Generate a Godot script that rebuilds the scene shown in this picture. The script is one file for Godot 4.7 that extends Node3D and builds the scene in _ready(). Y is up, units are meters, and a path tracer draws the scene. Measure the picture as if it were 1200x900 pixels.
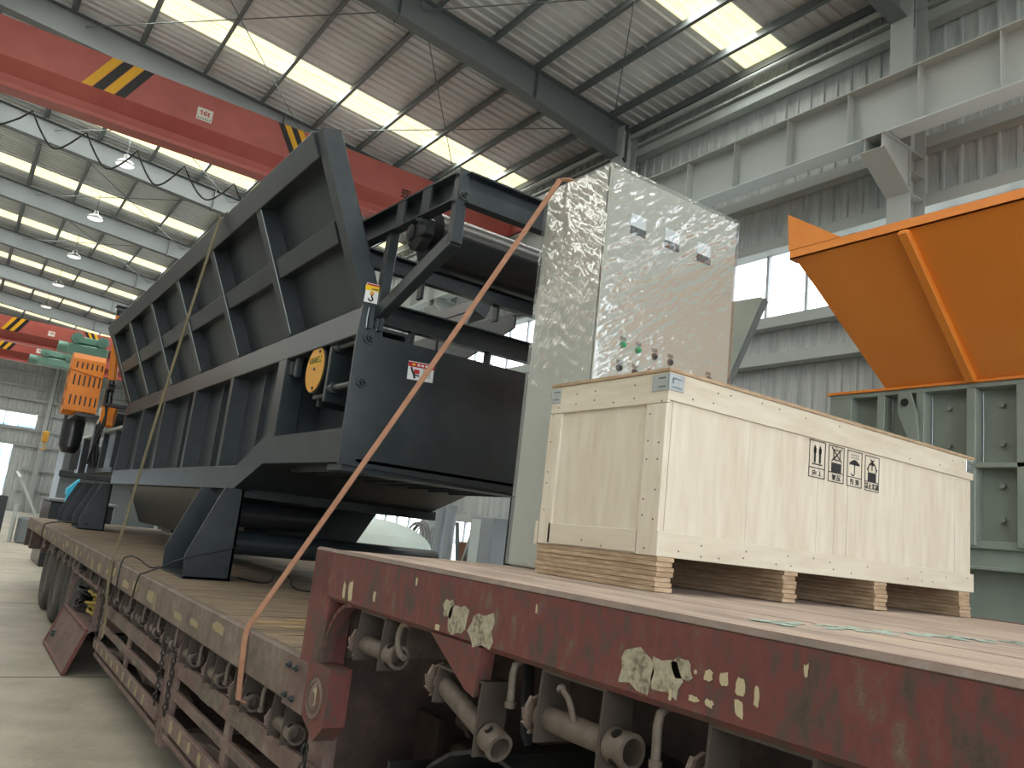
extends Node3D
# A covered works hall: a flatbed trailer loaded with a dark feeding machine, a film-wrapped cabinet and a plywood crate.

const EYE := Vector3(0, 1.7, 0)
const SIDE := 1.33        # near side of the trailer
const FAR := 4.33         # far side of the trailer
const LOW := 1.132        # lower deck height
const UP := 1.582         # upper deck height
const STEP := -3.34       # where the upper deck begins
const WALL := 10.62       # inner face of the right wall's sheets
const SLOPE := 0.092      # roof pitch
const RIDGE := -1.6

var mats := {}
var taken := {}
var rng := RandomNumberGenerator.new()
var windows := 0


class MB:
	var v := PackedVector3Array()
	var n := PackedVector3Array()

	func tri(a: Vector3, b: Vector3, c: Vector3, na: Vector3, nb: Vector3, nc: Vector3) -> void:
		if (b - a).cross(c - a).dot(na + nb + nc) > 0.0:
			v.append_array([a, c, b])
			n.append_array([na, nc, nb])
		else:
			v.append_array([a, b, c])
			n.append_array([na, nb, nc])

	func flat(a: Vector3, b: Vector3, c: Vector3, nn: Vector3) -> void:
		tri(a, b, c, nn, nn, nn)

	func quad(a: Vector3, b: Vector3, c: Vector3, d: Vector3, nn: Vector3) -> void:
		flat(a, b, c, nn)
		flat(a, c, d, nn)

	# a box of full size s about c; bevel chamfers every edge
	func box(c: Vector3, s: Vector3, bevel := 0.0, q := Basis()) -> void:
		var h := s * 0.5
		var b := minf(bevel, minf(h.x, minf(h.y, h.z)) * 0.9)
		var ax := [q.x, q.y, q.z]
		for i in 3:
			var j := (i + 1) % 3
			var k := (i + 2) % 3
			for si in [-1.0, 1.0]:
				var f: Vector3 = c + ax[i] * (h[i] * si)
				var uj: Vector3 = ax[j] * (h[j] - b)
				var uk: Vector3 = ax[k] * (h[k] - b)
				quad(f - uj - uk, f + uj - uk, f + uj + uk, f - uj + uk, ax[i] * si)
				if b > 0.0:
					for sj in [-1.0, 1.0]:
						var p: Vector3 = c + ax[i] * (h[i] * si) + ax[j] * ((h[j] - b) * sj)
						var r: Vector3 = c + ax[i] * ((h[i] - b) * si) + ax[j] * (h[j] * sj)
						var e: Vector3 = ax[k] * (h[k] - b)
						quad(p - e, p + e, r + e, r - e, (ax[i] * si + ax[j] * sj).normalized())
		if b > 0.0:
			for sx in [-1.0, 1.0]:
				for sy in [-1.0, 1.0]:
					for sz in [-1.0, 1.0]:
						var o: Vector3 = c
						flat(o + q.x * (h.x * sx) + q.y * ((h.y - b) * sy) + q.z * ((h.z - b) * sz), o + q.x * ((h.x - b) * sx) + q.y * (h.y * sy) + q.z * ((h.z - b) * sz), o + q.x * ((h.x - b) * sx) + q.y * ((h.y - b) * sy) + q.z * (h.z * sz), (q.x * sx + q.y * sy + q.z * sz).normalized())

	func span(lo: Vector3, hi: Vector3, bevel := 0.0) -> void:
		box((lo + hi) * 0.5, (hi - lo).abs(), bevel)

	# a square bar from a to b, w wide and h high (h towards up)
	func bar(a: Vector3, b: Vector3, w: float, h: float, up := Vector3.UP, bevel := 0.0) -> void:
		var d := (b - a).normalized()
		var s := d.cross(up)
		if s.length() < 0.01:
			s = d.cross(Vector3.RIGHT)
		s = s.normalized()
		box((a + b) * 0.5, Vector3(w, h, a.distance_to(b)), bevel, Basis(s, d.cross(s).normalized() * -1.0, -d))

	# a flat polygon pushed out by t
	func plate(p: Array, t: Vector3) -> void:
		var nn := Vector3.ZERO
		for i in p.size():
			nn += (p[i] as Vector3).cross(p[(i + 1) % p.size()])
		nn = nn.normalized()
		var ux: Vector3 = (p[1] - p[0]).normalized()
		var uy := nn.cross(ux)
		var flat2 := PackedVector2Array()
		for q in p:
			flat2.append(Vector2((q - p[0]).dot(ux), (q - p[0]).dot(uy)))
		var ix := Geometry2D.triangulate_polygon(flat2)
		var s := signf(t.dot(nn))
		if s == 0.0:
			s = 1.0
		for i in range(0, ix.size(), 3):
			flat(p[ix[i]], p[ix[i + 1]], p[ix[i + 2]], -nn * s)
			flat(p[ix[i]] + t, p[ix[i + 1]] + t, p[ix[i + 2]] + t, nn * s)
		for i in p.size():
			var a: Vector3 = p[i]
			var b: Vector3 = p[(i + 1) % p.size()]
			quad(a, b, b + t, a + t, (b - a).cross(nn).normalized())

	func cyl(a: Vector3, b: Vector3, r0: float, r1 := -1.0, seg := 16, caps := true) -> void:
		if r1 < 0.0:
			r1 = r0
		var d := (b - a).normalized()
		var s := d.cross(Vector3.UP if absf(d.y) < 0.9 else Vector3.RIGHT).normalized()
		var w := d.cross(s)
		var k := (r0 - r1) / maxf(a.distance_to(b), 1e-6)
		for i in seg:
			var e0 := s * cos(TAU * i / seg) + w * sin(TAU * i / seg)
			var e1 := s * cos(TAU * (i + 1) / seg) + w * sin(TAU * (i + 1) / seg)
			var m0 := (e0 + d * k).normalized()
			var m1 := (e1 + d * k).normalized()
			tri(a + e0 * r0, a + e1 * r0, b + e1 * r1, m0, m1, m1)
			tri(a + e0 * r0, b + e1 * r1, b + e0 * r1, m0, m1, m0)
			if caps:
				flat(a, a + e0 * r0, a + e1 * r0, -d)
				flat(b, b + e0 * r1, b + e1 * r1, d)

	# an open pipe with a wall
	func pipe(a: Vector3, b: Vector3, r: float, wall: float, seg := 18) -> void:
		cyl(a, b, r, r, seg, false)
		var d := (b - a).normalized()
		var s := d.cross(Vector3.UP if absf(d.y) < 0.9 else Vector3.RIGHT).normalized()
		var w := d.cross(s)
		for i in seg:
			var e0 := s * cos(TAU * i / seg) + w * sin(TAU * i / seg)
			var e1 := s * cos(TAU * (i + 1) / seg) + w * sin(TAU * (i + 1) / seg)
			var q := r - wall
			quad(a + e0 * q, a + e1 * q, b + e1 * q, b + e0 * q, -(e0 + e1).normalized())
			quad(a + e0 * q, a + e1 * q, a + e1 * r, a + e0 * r, -d)
			quad(b + e0 * q, b + e1 * q, b + e1 * r, b + e0 * r, d)

	# rings of (radius, distance along the axis) about an axis
	func lathe(o: Vector3, d: Vector3, prof: Array, seg := 24) -> void:
		d = d.normalized()
		for i in prof.size() - 1:
			var p: Vector2 = prof[i]
			var q: Vector2 = prof[i + 1]
			if absf(p.y - q.y) < 1e-5:
				ring(o + d * p.y, d * signf(p.x - q.x), p.x, q.x, seg)
			else:
				cyl(o + d * p.y, o + d * q.y, p.x, q.x, seg, false)

	func ring(o: Vector3, d: Vector3, r0: float, r1: float, seg := 24) -> void:
		var s := d.cross(Vector3.UP if absf(d.y) < 0.9 else Vector3.RIGHT).normalized()
		var w := d.cross(s)
		for i in seg:
			var e0 := s * cos(TAU * i / seg) + w * sin(TAU * i / seg)
			var e1 := s * cos(TAU * (i + 1) / seg) + w * sin(TAU * (i + 1) / seg)
			quad(o + e0 * r0, o + e1 * r0, o + e1 * r1, o + e0 * r1, d)

	# a round wire or hose along a line of points
	func tube(p: Array, r: float, seg := 8, caps := true) -> void:
		var d: Vector3 = (p[1] - p[0]).normalized()
		var s := d.cross(Vector3.UP if absf(d.y) < 0.9 else Vector3.RIGHT).normalized()
		var last := []
		for i in p.size():
			var f: Vector3 = (p[mini(i + 1, p.size() - 1)] - p[maxi(i - 1, 0)]).normalized()
			s = (s - f * s.dot(f)).normalized()
			var w := f.cross(s)
			var now := []
			for k in seg:
				now.append(s * cos(TAU * k / seg) + w * sin(TAU * k / seg))
			if i > 0:
				for k in seg:
					var m := (k + 1) % seg
					tri(p[i - 1] + last[k] * r, p[i - 1] + last[m] * r, p[i] + now[m] * r, last[k], last[m], now[m])
					tri(p[i - 1] + last[k] * r, p[i] + now[m] * r, p[i] + now[k] * r, last[k], now[m], now[k])
			if caps and (i == 0 or i == p.size() - 1):
				for k in seg:
					flat(p[i], p[i] + now[k] * r, p[i] + now[(k + 1) % seg] * r, -f if i == 0 else f)
			last = now

	# a flat band (strap) of width w along points, its width lying along side
	func band(p: Array, w: float, t: float, side: Vector3) -> void:
		for i in p.size() - 1:
			var d: Vector3 = (p[i + 1] - p[i]).normalized()
			var s := (side - d * side.dot(d)).normalized()
			var nn := s.cross(d).normalized()
			box((p[i] + p[i + 1]) * 0.5, Vector3(w, t, p[i].distance_to(p[i + 1]) + t * 0.6), 0.0, Basis(s, nn, s.cross(nn)))

	func mesh() -> ArrayMesh:
		var a := []
		a.resize(Mesh.ARRAY_MAX)
		a[Mesh.ARRAY_VERTEX] = v
		a[Mesh.ARRAY_NORMAL] = n
		var m := ArrayMesh.new()
		m.add_surface_from_arrays(Mesh.PRIMITIVE_TRIANGLES, a)
		return m


# ---------------------------------------------------------------- naming, parts, things
func numbered(called: String) -> String:
	if not taken.has(called):
		taken[called] = 0
		return called
	taken[called] += 1
	return "%s_%03d" % [called, taken[called]]


func put(mesh: Mesh, called: String, m: Material, parent: Node, at := Vector3.ZERO) -> MeshInstance3D:
	var o := MeshInstance3D.new()
	o.mesh = mesh
	o.material_override = m
	o.cast_shadow = GeometryInstance3D.SHADOW_CASTING_SETTING_ON
	o.position = at
	if parent == self:
		o.name = numbered(called)
		add_child(o)
	else:
		var kids := 0
		for c in parent.get_children():
			var s := String(c.name)
			if s == called or (s.begins_with(called + "_") and s.length() == called.length() + 4 and s.right(3).is_valid_int()):
				kids += 1
		o.name = called if kids == 0 else "%s_%03d" % [called, kids]
		parent.add_child(o, true)
	return o


func part(b: MB, called: String, m: Material, parent: Node) -> MeshInstance3D:
	return put(b.mesh(), called, m, parent)


func tag(o: Node, label: String, category := "", group := "", kind := "") -> void:
	if label:
		o.set_meta("label", label)
	if category:
		o.set_meta("category", category)
	if group:
		o.set_meta("group", group)
	if kind:
		o.set_meta("kind", kind)


func thing(called: String, label: String, category: String, group := "") -> Node3D:
	var o := Node3D.new()
	o.name = numbered(called)
	add_child(o)
	tag(o, label, category, group)
	return o


func setting(called: String) -> Node3D:
	var o := Node3D.new()
	o.name = called
	add_child(o)
	o.set_meta("kind", "structure")
	return o


# ---------------------------------------------------------------- materials
func hexc(s: String) -> Color:
	return Color(s)


func noise_image(seed_: int, size: int, fx: float, fy: float, octaves: int, grad: Gradient, ridged := false) -> Image:
	var f := FastNoiseLite.new()
	f.seed = seed_
	f.noise_type = FastNoiseLite.TYPE_SIMPLEX_SMOOTH
	f.fractal_type = FastNoiseLite.FRACTAL_RIDGED if ridged else FastNoiseLite.FRACTAL_FBM
	f.fractal_octaves = octaves
	f.frequency = maxf(fx, fy) / size
	var w := maxi(16, int(size * minf(1.0, fx / fy)))
	var h := maxi(16, int(size * minf(1.0, fy / fx)))
	var grey := f.get_seamless_image(w, h, false, false, 0.15, true)
	grey.convert(Image.FORMAT_L8)
	grey.resize(size, size, Image.INTERPOLATE_CUBIC)
	var src := grey.get_data()
	# a second, coarser and a third, very fine layer break up the regular mottling
	f.seed = seed_ + 100
	f.fractal_octaves = 4
	f.frequency = maxf(fx, fy) / size * 0.22
	var big := f.get_seamless_image(w, h, false, false, 0.15, true)
	big.convert(Image.FORMAT_L8)
	big.resize(size, size, Image.INTERPOLATE_CUBIC)
	var src2 := big.get_data()
	f.seed = seed_ + 200
	f.frequency = 0.24
	var tiny := f.get_seamless_image(size, size, false, false, 0.1, true)
	tiny.convert(Image.FORMAT_L8)
	var src3 := tiny.get_data()
	var lut := PackedByteArray()
	for i in 256:
		var c := grad.sample(i / 255.0)
		lut.append_array([c.r8, c.g8, c.b8])
	var dst := PackedByteArray()
	dst.resize(size * size * 3)
	for i in size * size:
		var k := (src[i] if ridged else clampi((src[i] * 45 + src2[i] * 45 + src3[i] * 22) / 100 - 16, 0, 255)) * 3
		dst[i * 3] = lut[k]
		dst[i * 3 + 1] = lut[k + 1]
		dst[i * 3 + 2] = lut[k + 2]
	return Image.create_from_data(size, size, false, Image.FORMAT_RGB8, dst)


func ramp(stops: Array) -> Gradient:
	var g := Gradient.new()
	var o := PackedFloat32Array()
	var c := PackedColorArray()
	for s in stops:
		o.append(s[0])
		c.append(s[1] if s[1] is Color else Color(s[1]))
	g.offsets = o
	g.colors = c
	return g


func tex(seed_: int, size: int, fx: float, fy: float, octaves: int, stops: Array, ridged := false) -> ImageTexture:
	return ImageTexture.create_from_image(noise_image(seed_, size, fx, fy, octaves, ramp(stops), ridged))


func plainm(called: String, c: Color, rough := 0.6, metal := 0.0, spec := 0.5) -> StandardMaterial3D:
	var m := StandardMaterial3D.new()
	m.resource_name = called
	m.albedo_color = c
	m.roughness = rough
	m.metallic = metal
	m.metallic_specular = spec
	mats[called] = m
	return m


# colour texture (and optional relief) laid on by world axes
func surf(called: String, t: Texture2D, scale: Vector3, rough := 0.7, bump: Texture2D = null, depth := 0.0, metal := 0.0) -> StandardMaterial3D:
	var m := plainm(called, Color.WHITE, rough, metal)
	m.albedo_texture = t
	m.uv1_triplanar = true
	m.uv1_world_triplanar = true
	m.uv1_scale = scale
	if bump:
		m.heightmap_enabled = true
		m.heightmap_texture = bump
		m.heightmap_scale = depth
	return m


func glow(called: String, c: Color, energy: float) -> StandardMaterial3D:
	var m := plainm(called, c, 0.6)
	m.emission_enabled = true
	m.emission = c
	m.emission_energy_multiplier = energy
	return m


# short straight marks drawn on a plane: lines are [x0, y0, x1, y1] in units of u and v
func strokes(b: MB, o: Vector3, u: Vector3, v: Vector3, lines: Array, w: float, lift := 0.0006) -> void:
	var nn := u.cross(v).normalized()
	for l in lines:
		var p: Vector3 = o + u * l[0] + v * l[1] + nn * lift
		var q: Vector3 = o + u * l[2] + v * l[3] + nn * lift
		var d := (q - p).normalized()
		if p.distance_to(q) < 1e-5:
			continue
		var s := d.cross(nn)
		b.box((p + q) * 0.5, Vector3(w, lift * 2.0, p.distance_to(q) + w * 0.6), 0.0, Basis(s, nn, s.cross(nn)))


func lettering(text: String, size: float, m: Material, called: String, parent: Node, at: Vector3, q: Basis) -> MeshInstance3D:
	var t := TextMesh.new()
	var f := SystemFont.new()
	f.font_names = PackedStringArray(["Droid Sans"])
	f.font_weight = 700
	t.font = f
	t.text = text
	t.font_size = 64
	t.pixel_size = size / 64.0
	t.depth = 0.002
	var o := put(t, called, m, parent, at)
	o.basis = q
	return o


func make_materials() -> void:
	var grit := tex(11, 256, 14, 14, 4, [[0.0, Color.BLACK], [1.0, Color.WHITE]])
	var fine := tex(12, 256, 40, 40, 3, [[0.0, Color.BLACK], [1.0, Color.WHITE]])
	mats["grit_map"] = grit
	# concrete floor: pale beige with worn and oily patches
	surf("concrete", tex(1, 512, 9, 9, 6, [[0.0, "#7b776a"], [0.3, "#969080"], [0.5, "#a69f90"], [0.72, "#b0ab9b"], [1.0, "#bfbbac"]]), Vector3(0.16, 0.16, 0.16), 0.5, fine, 0.2)
	# wall and roof sheets: galvanised grey with faint rain streaks down the sheet
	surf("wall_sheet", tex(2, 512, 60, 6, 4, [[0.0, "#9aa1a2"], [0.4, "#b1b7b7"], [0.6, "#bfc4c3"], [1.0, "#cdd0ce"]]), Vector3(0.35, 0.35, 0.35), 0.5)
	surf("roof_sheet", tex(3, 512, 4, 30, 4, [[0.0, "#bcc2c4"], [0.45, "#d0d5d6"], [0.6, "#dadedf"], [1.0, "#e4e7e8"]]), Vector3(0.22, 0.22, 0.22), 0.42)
	plainm("steel_grey", Color("#a9b0ae"), 0.5)
	plainm("steel_light", Color("#b9c2c2"), 0.4)
	plainm("steel_dark", Color("#636b6d"), 0.5)
	plainm("frame_white", Color("#b7bcc0"), 0.5)
	var gl := plainm("window_glass", Color(0.86, 0.93, 0.97, 0.12), 0.05)
	gl.transparency = BaseMaterial3D.TRANSPARENCY_ALPHA
	var strip := glow("skylight", Color("#fff6c8"), 0.8)
	strip.emission_texture = tex(41, 512, 10, 60, 4, [[0.0, "#9c9a92"], [0.25, "#d8d6cc"], [0.45, "#ffffff"], [1.0, "#ffffff"]])
	strip.emission_operator = BaseMaterial3D.EMISSION_OP_MULTIPLY
	strip.uv1_triplanar = true
	strip.uv1_world_triplanar = true
	strip.uv1_scale = Vector3(0.5, 0.5, 0.5)
	glow("lamp_glow", Color("#fbf8ef"), 0.9)
	surf("crane_red", tex(4, 256, 6, 6, 4, [[0.0, "#9c4a43"], [0.5, "#a9544c"], [1.0, "#b45f56"]]), Vector3(0.3, 0.3, 0.3), 0.45)
	plainm("crane_yellow", Color("#e2a818"), 0.5)
	plainm("black_paint", Color("#131516"), 0.5)
	plainm("sign_white", Color("#dcd8cf"), 0.6)
	plainm("print_red", Color("#b3202a"), 0.6)
	plainm("print_black", Color("#26272a"), 0.7)
	plainm("print_yellow", Color("#e8c21c"), 0.6)
	plainm("hoist_green", Color("#79a597"), 0.5)
	plainm("cable_black", Color("#1c1d1e"), 0.6)
	# the feeding machine: dark blue-grey enamel, scuffed along the flats
	surf("machine", tex(5, 512, 9, 9, 5, [[0.0, "#20292d"], [0.4, "#272f33"], [0.62, "#2c3437"], [0.85, "#333a3b"], [1.0, "#454a48"]]), Vector3(0.7, 0.7, 0.7), 0.36, grit, 0.02)
	plainm("rubber", Color("#1d2023"), 0.3)
	plainm("bolt_steel", Color("#4b5152"), 0.35, 0.6)
	plainm("tape_dull", Color("#938667"), 0.75)
	plainm("weld", Color("#9aa3a3"), 0.3, 0.7)
	surf("motor_orange", tex(8, 256, 5, 5, 3, [[0.0, "#c06a10"], [0.5, "#d67b14"], [1.0, "#e38b22"]]), Vector3(0.8, 0.8, 0.8), 0.4)
	plainm("cap_yellow", Color("#d0952a"), 0.5)
	plainm("label_white", Color("#dfe4e2"), 0.5)
	# trailer: red oxide paint worn to grey-brown dirt, and timber decks
	surf("trailer_paint", tex(9, 1024, 44, 22, 6, [[0.0, "#3a322c"], [0.24, "#4b4139"], [0.38, "#57443e"], [0.46, "#653d39"], [0.58, "#6d3e3a"], [0.68, "#664942"], [0.8, "#6a5d52"], [1.0, "#807263"]]), Vector3(0.55, 0.55, 0.55), 0.55, grit, 0.1)
	mats.trailer_paint.metallic_specular = 0.35
	surf("trailer_grime", tex(10, 512, 14, 14, 6, [[0.0, "#4c433b"], [0.35, "#63574d"], [0.55, "#706056"], [0.75, "#7d7268"], [1.0, "#8f8676"]]), Vector3(0.8, 0.8, 0.8), 0.72, grit, 0.12)
	surf("rack_paint", tex(13, 512, 12, 12, 5, [[0.0, "#4a3d38"], [0.4, "#63504a"], [0.6, "#6f5b54"], [0.8, "#7d736a"], [1.0, "#928c7d"]]), Vector3(0.9, 0.9, 0.9), 0.7, grit, 0.1)
	surf("deck_low", tex(14, 1024, 7, 60, 6, [[0.0, "#4d4339"], [0.32, "#6b5d4f"], [0.5, "#7e6e5b"], [0.64, "#8c7a63"], [0.8, "#9b876a"], [1.0, "#ab9674"]]), Vector3(0.4, 0.4, 0.4), 0.8, grit, 0.2)
	surf("deck_up", tex(15, 1024, 44, 7, 6, [[0.0, "#75675e"], [0.32, "#95857a"], [0.5, "#a6958a"], [0.68, "#b3a090"], [1.0, "#c4b19a"]]), Vector3(0.5, 0.5, 0.5), 0.8, grit, 0.15)
	surf("pipe_dirt", tex(16, 256, 10, 10, 5, [[0.0, "#3e352d"], [0.4, "#574c43"], [0.65, "#665c51"], [1.0, "#7e7466"]]), Vector3(1.6, 1.6, 1.6), 0.6, grit, 0.08)
	surf("tape_flakes", tex(17, 512, 16, 16, 5, [[0.0, "#40392d"], [0.3, "#6b6353"], [0.45, "#958d78"], [0.7, "#a8a18b"], [1.0, "#bbb5a0"]]), Vector3(3.0, 3.0, 3.0), 0.7, grit, 0.15)
	plainm("cream_chip", Color("#b0a384"), 0.7)
	surf("tyre", tex(18, 256, 14, 14, 4, [[0.0, "#2c2b29"], [0.5, "#454340"], [1.0, "#5e5a53"]]), Vector3(1.2, 1.2, 1.2), 0.85, grit, 0.1)
	plainm("hub", Color("#5d5851"), 0.7)
	plainm("under", Color("#1d1a18"), 0.9, 0.0, 0.3)
	plainm("lamp_lens", Color("#5d4338"), 0.3)
	# plywood of the crate
	surf("ply", tex(19, 1024, 4, 30, 5, [[0.0, "#bcb09a"], [0.3, "#c9beaa"], [0.55, "#d1c8b5"], [0.8, "#d8d0bf"], [1.0, "#e0dacb"]]), Vector3(0.8, 0.8, 0.8), 0.62, grit, 0.02)
	surf("ply_upright", tex(20, 1024, 30, 4, 5, [[0.0, "#bdb19b"], [0.3, "#ccc1ad"], [0.55, "#d4cbb9"], [0.8, "#dbd3c4"], [1.0, "#e3ddcf"]]), Vector3(0.7, 0.7, 0.7), 0.62, grit, 0.02)
	surf("ply_edge", tex(21, 512, 8, 120, 4, [[0.0, "#6b5640"], [0.3, "#957c61"], [0.52, "#ae967a"], [0.75, "#c1ab8e"], [1.0, "#d3c1a6"]]), Vector3(1.6, 1.6, 1.6), 0.75, grit, 0.1)
	plainm("nail", Color("#4a4238"), 0.6)
	plainm("zinc", Color("#c9cfd0"), 0.25, 0.85)
	# cabinet and its stretch film
	plainm("cabinet", Color("#b9bcb2"), 0.5)
	plainm("cabinet_seam", Color("#6f736a"), 0.6)
	plainm("button_green", Color("#1e8a58"), 0.35)
	plainm("button_red", Color("#c23a4a"), 0.35)
	plainm("button_dark", Color("#2c3234"), 0.4)
	plainm("meter_face", Color("#dfe8ea"), 0.3)
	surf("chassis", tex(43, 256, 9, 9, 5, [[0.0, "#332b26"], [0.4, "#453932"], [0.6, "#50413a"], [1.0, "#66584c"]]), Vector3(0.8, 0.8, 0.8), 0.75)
	plainm("mudguard", Color("#1b1c1d"), 0.55)
	plainm("bracket_dirt", Color("#40372f"), 0.7)
	plainm("splinter", Color("#a88d66"), 0.8)
	var film := plainm("film", Color(0.93, 0.95, 0.95, 0.07), 0.13, 0.0, 0.9)
	film.transparency = BaseMaterial3D.TRANSPARENCY_ALPHA
	var wrap := plainm("film_gloss", Color(0.94, 0.95, 0.95, 0.3), 0.15, 0.9)
	wrap.transparency = BaseMaterial3D.TRANSPARENCY_ALPHA
	var white := Image.create(4, 4, false, Image.FORMAT_RGB8)
	white.fill(Color.WHITE)
	wrap.albedo_texture = ImageTexture.create_from_image(white)
	# straps
	surf("strap_brown", tex(23, 256, 8, 8, 4, [[0.0, "#7f5945"], [0.5, "#a2765d"], [1.0, "#b58b72"]]), Vector3(2.0, 2.0, 2.0), 0.8)
	surf("strap_olive", tex(24, 256, 8, 8, 4, [[0.0, "#4e4734"], [0.5, "#6f664c"], [1.0, "#8b8263"]]), Vector3(2.0, 2.0, 2.0), 0.85)
	# neighbours
	surf("hopper_orange", tex(25, 256, 5, 5, 4, [[0.0, "#df802c"], [0.5, "#e88a33"], [1.0, "#ee943c"]]), Vector3(0.4, 0.4, 0.4), 0.34)
	surf("base_green", tex(26, 256, 6, 6, 4, [[0.0, "#7d877e"], [0.5, "#8a948a"], [1.0, "#969f94"]]), Vector3(0.5, 0.5, 0.5), 0.42)
	plainm("tank_white", Color("#d6e4dc"), 0.35)
	plainm("wire_grey", Color("#77787a"), 0.5)
	plainm("pipe_grey", Color("#8d949a"), 0.45)
	plainm("junk_brown", Color("#7a5748"), 0.8)
	plainm("tarp_blue", Color("#2fb4d8"), 0.5)
	plainm("hook_yellow", Color("#d8a33a"), 0.5)
	plainm("building_wall", Color("#d9dbd8"), 0.8)
	plainm("building_glass", Color("#7f9fbe"), 0.2)
	plainm("ground_out", Color("#a7a397"), 0.9)
	plainm("spill", Color("#9fb3a8"), 0.6)
	plainm("rope_yellow", Color("#9c8740"), 0.85)


func _ready() -> void:
	rng.seed = 7
	# ---- camera
	var cam := Camera3D.new()
	cam.name = "camera"
	var yaw := 0.58925
	var pitch := 0.19151
	var roll := 0.1138
	var f := Vector3(sin(yaw) * cos(pitch), sin(pitch), -cos(yaw) * cos(pitch))
	var r := Vector3(cos(yaw), 0, sin(yaw))
	var u := r.cross(f)
	cam.transform = Transform3D(Basis(r * cos(roll) + u * sin(roll), u * cos(roll) - r * sin(roll), -f), EYE)
	cam.fov = rad_to_deg(2.0 * atan(450.0 / 939.9))
	cam.near = 0.05
	cam.far = 400.0
	add_child(cam)
	cam.current = true
	# ---- sky: a bright overcast day outside
	var sky := ProceduralSkyMaterial.new()
	sky.sky_top_color = Color("#dfe8f2")
	sky.sky_horizon_color = Color("#f4f6f8")
	sky.ground_bottom_color = Color("#8f8d86")
	sky.ground_horizon_color = Color("#d9d9d4")
	sky.sky_energy_multiplier = 2.2
	sky.ground_energy_multiplier = 0.8
	var s := Sky.new()
	s.sky_material = sky
	var e := Environment.new()
	e.background_mode = Environment.BG_SKY
	e.sky = s
	e.tonemap_mode = Environment.TONE_MAPPER_LINEAR
	e.tonemap_exposure = 1.3
	e.sdfgi_enabled = true
	e.ssao_enabled = true
	e.ssil_enabled = true
	var w := WorldEnvironment.new()
	w.name = "world_environment"
	w.environment = e
	add_child(w)
	# ---- skylights' light: one soft source below every translucent roof strip, on both slopes
	for z in STRIPS:
		for side in [1.0, -1.0]:
			var l := AreaLight3D.new()
			l.name = numbered("skylight_source")
			l.area_size = Vector2(11.2, 0.62)
			l.area_normalize_energy = false
			l.light_color = Color("#fdfdf8")
			l.light_energy = 4.0
			l.area_range = 60.0
			l.shadow_enabled = true
			var x: float = RIDGE + side * 6.1
			var t := Vector3(1.0, -SLOPE * side, 0).normalized()
			var down := Vector3(-SLOPE * side, -1.0, 0).normalized()
			# an area light shines along its own -z
			l.transform = Transform3D(Basis(t, down.cross(-t).normalized() * -1.0, -down).orthonormalized(), Vector3(x, roof_y(x) - 0.055, z))
			add_child(l)
	make_materials()
	build_hall()
	build_trailer()
	build_machine()
	build_load()
	build_neighbours()
	build_cranes()
	build_background()


const STRIPS := [-53.6, -47.6, -41.7, -35.3, -29.2, -23.3, -16.4, -8.65, -2.2, 4.2]


func roof_y(x: float) -> float:      # underside of the roof sheets' pans
	return 10.74 + SLOPE * (10.2 - maxf(x, 2.0 * RIDGE - x))


# ---------------------------------------------------------------- the hall
func build_hall() -> void:
	var b: MB
	# floor
	var floor_ := setting("floor")
	b = MB.new()
	b.span(Vector3(-14.2, -0.3, -60.4), Vector3(11.2, 0, 14.4))
	part(b, "slab", mats.concrete, floor_)
	b = MB.new()
	for i in 3:
		var z: float = [-8.7, -14.0, -24.0][i]
		b.span(Vector3(-14, -0.001, z - 0.008), Vector3(10.6, 0.0015, z + 0.008))
	part(b, "joint", mats.under, floor_)
	# outside ground
	var g := MB.new()
	g.span(Vector3(-90, -0.5, -160), Vector3(90, -0.32, 80))
	tag(part(g, "ground", mats.ground_out, self), "", "", "", "structure")
	build_roof()
	build_right_wall()
	build_other_walls()


# one trapezoid-ribbed sheet: along = the ribs' direction, across = width direction, up = towards the room
func sheet(b: MB, o: Vector3, along: Vector3, across: Vector3, width: float, ribs: int, rib: float, depth: float) -> void:
	var up := across.cross(along).normalized()
	var pts := []
	var pitch := width / ribs
	for i in ribs:
		var a := i * pitch
		pts.append(Vector2(a, 0))
		pts.append(Vector2(a + pitch - rib * 1.9, 0))
		pts.append(Vector2(a + pitch - rib * 1.45, depth))
		pts.append(Vector2(a + pitch - rib * 0.45, depth))
	pts.append(Vector2(width, 0))
	var ac := across.normalized()
	for i in pts.size() - 1:
		var p: Vector3 = o + ac * pts[i].x + up * pts[i].y
		var q: Vector3 = o + ac * pts[i + 1].x + up * pts[i + 1].y
		var nn := along.cross(q - p).normalized()
		if nn.dot(up) < 0:
			nn = -nn
		b.quad(p, q, q + along, p + along, nn)
	# the outer face, so that the sheet has thickness
	var out := o - up * 0.02
	b.quad(out, out + ac * width, out + ac * width + along, out + along, -up)
	for k in [0.0, 1.0]:
		b.quad(out + ac * (width * k), o + ac * (width * k), o + ac * (width * k) + along, out + ac * (width * k) + along, ac * (2.0 * k - 1.0))


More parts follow.
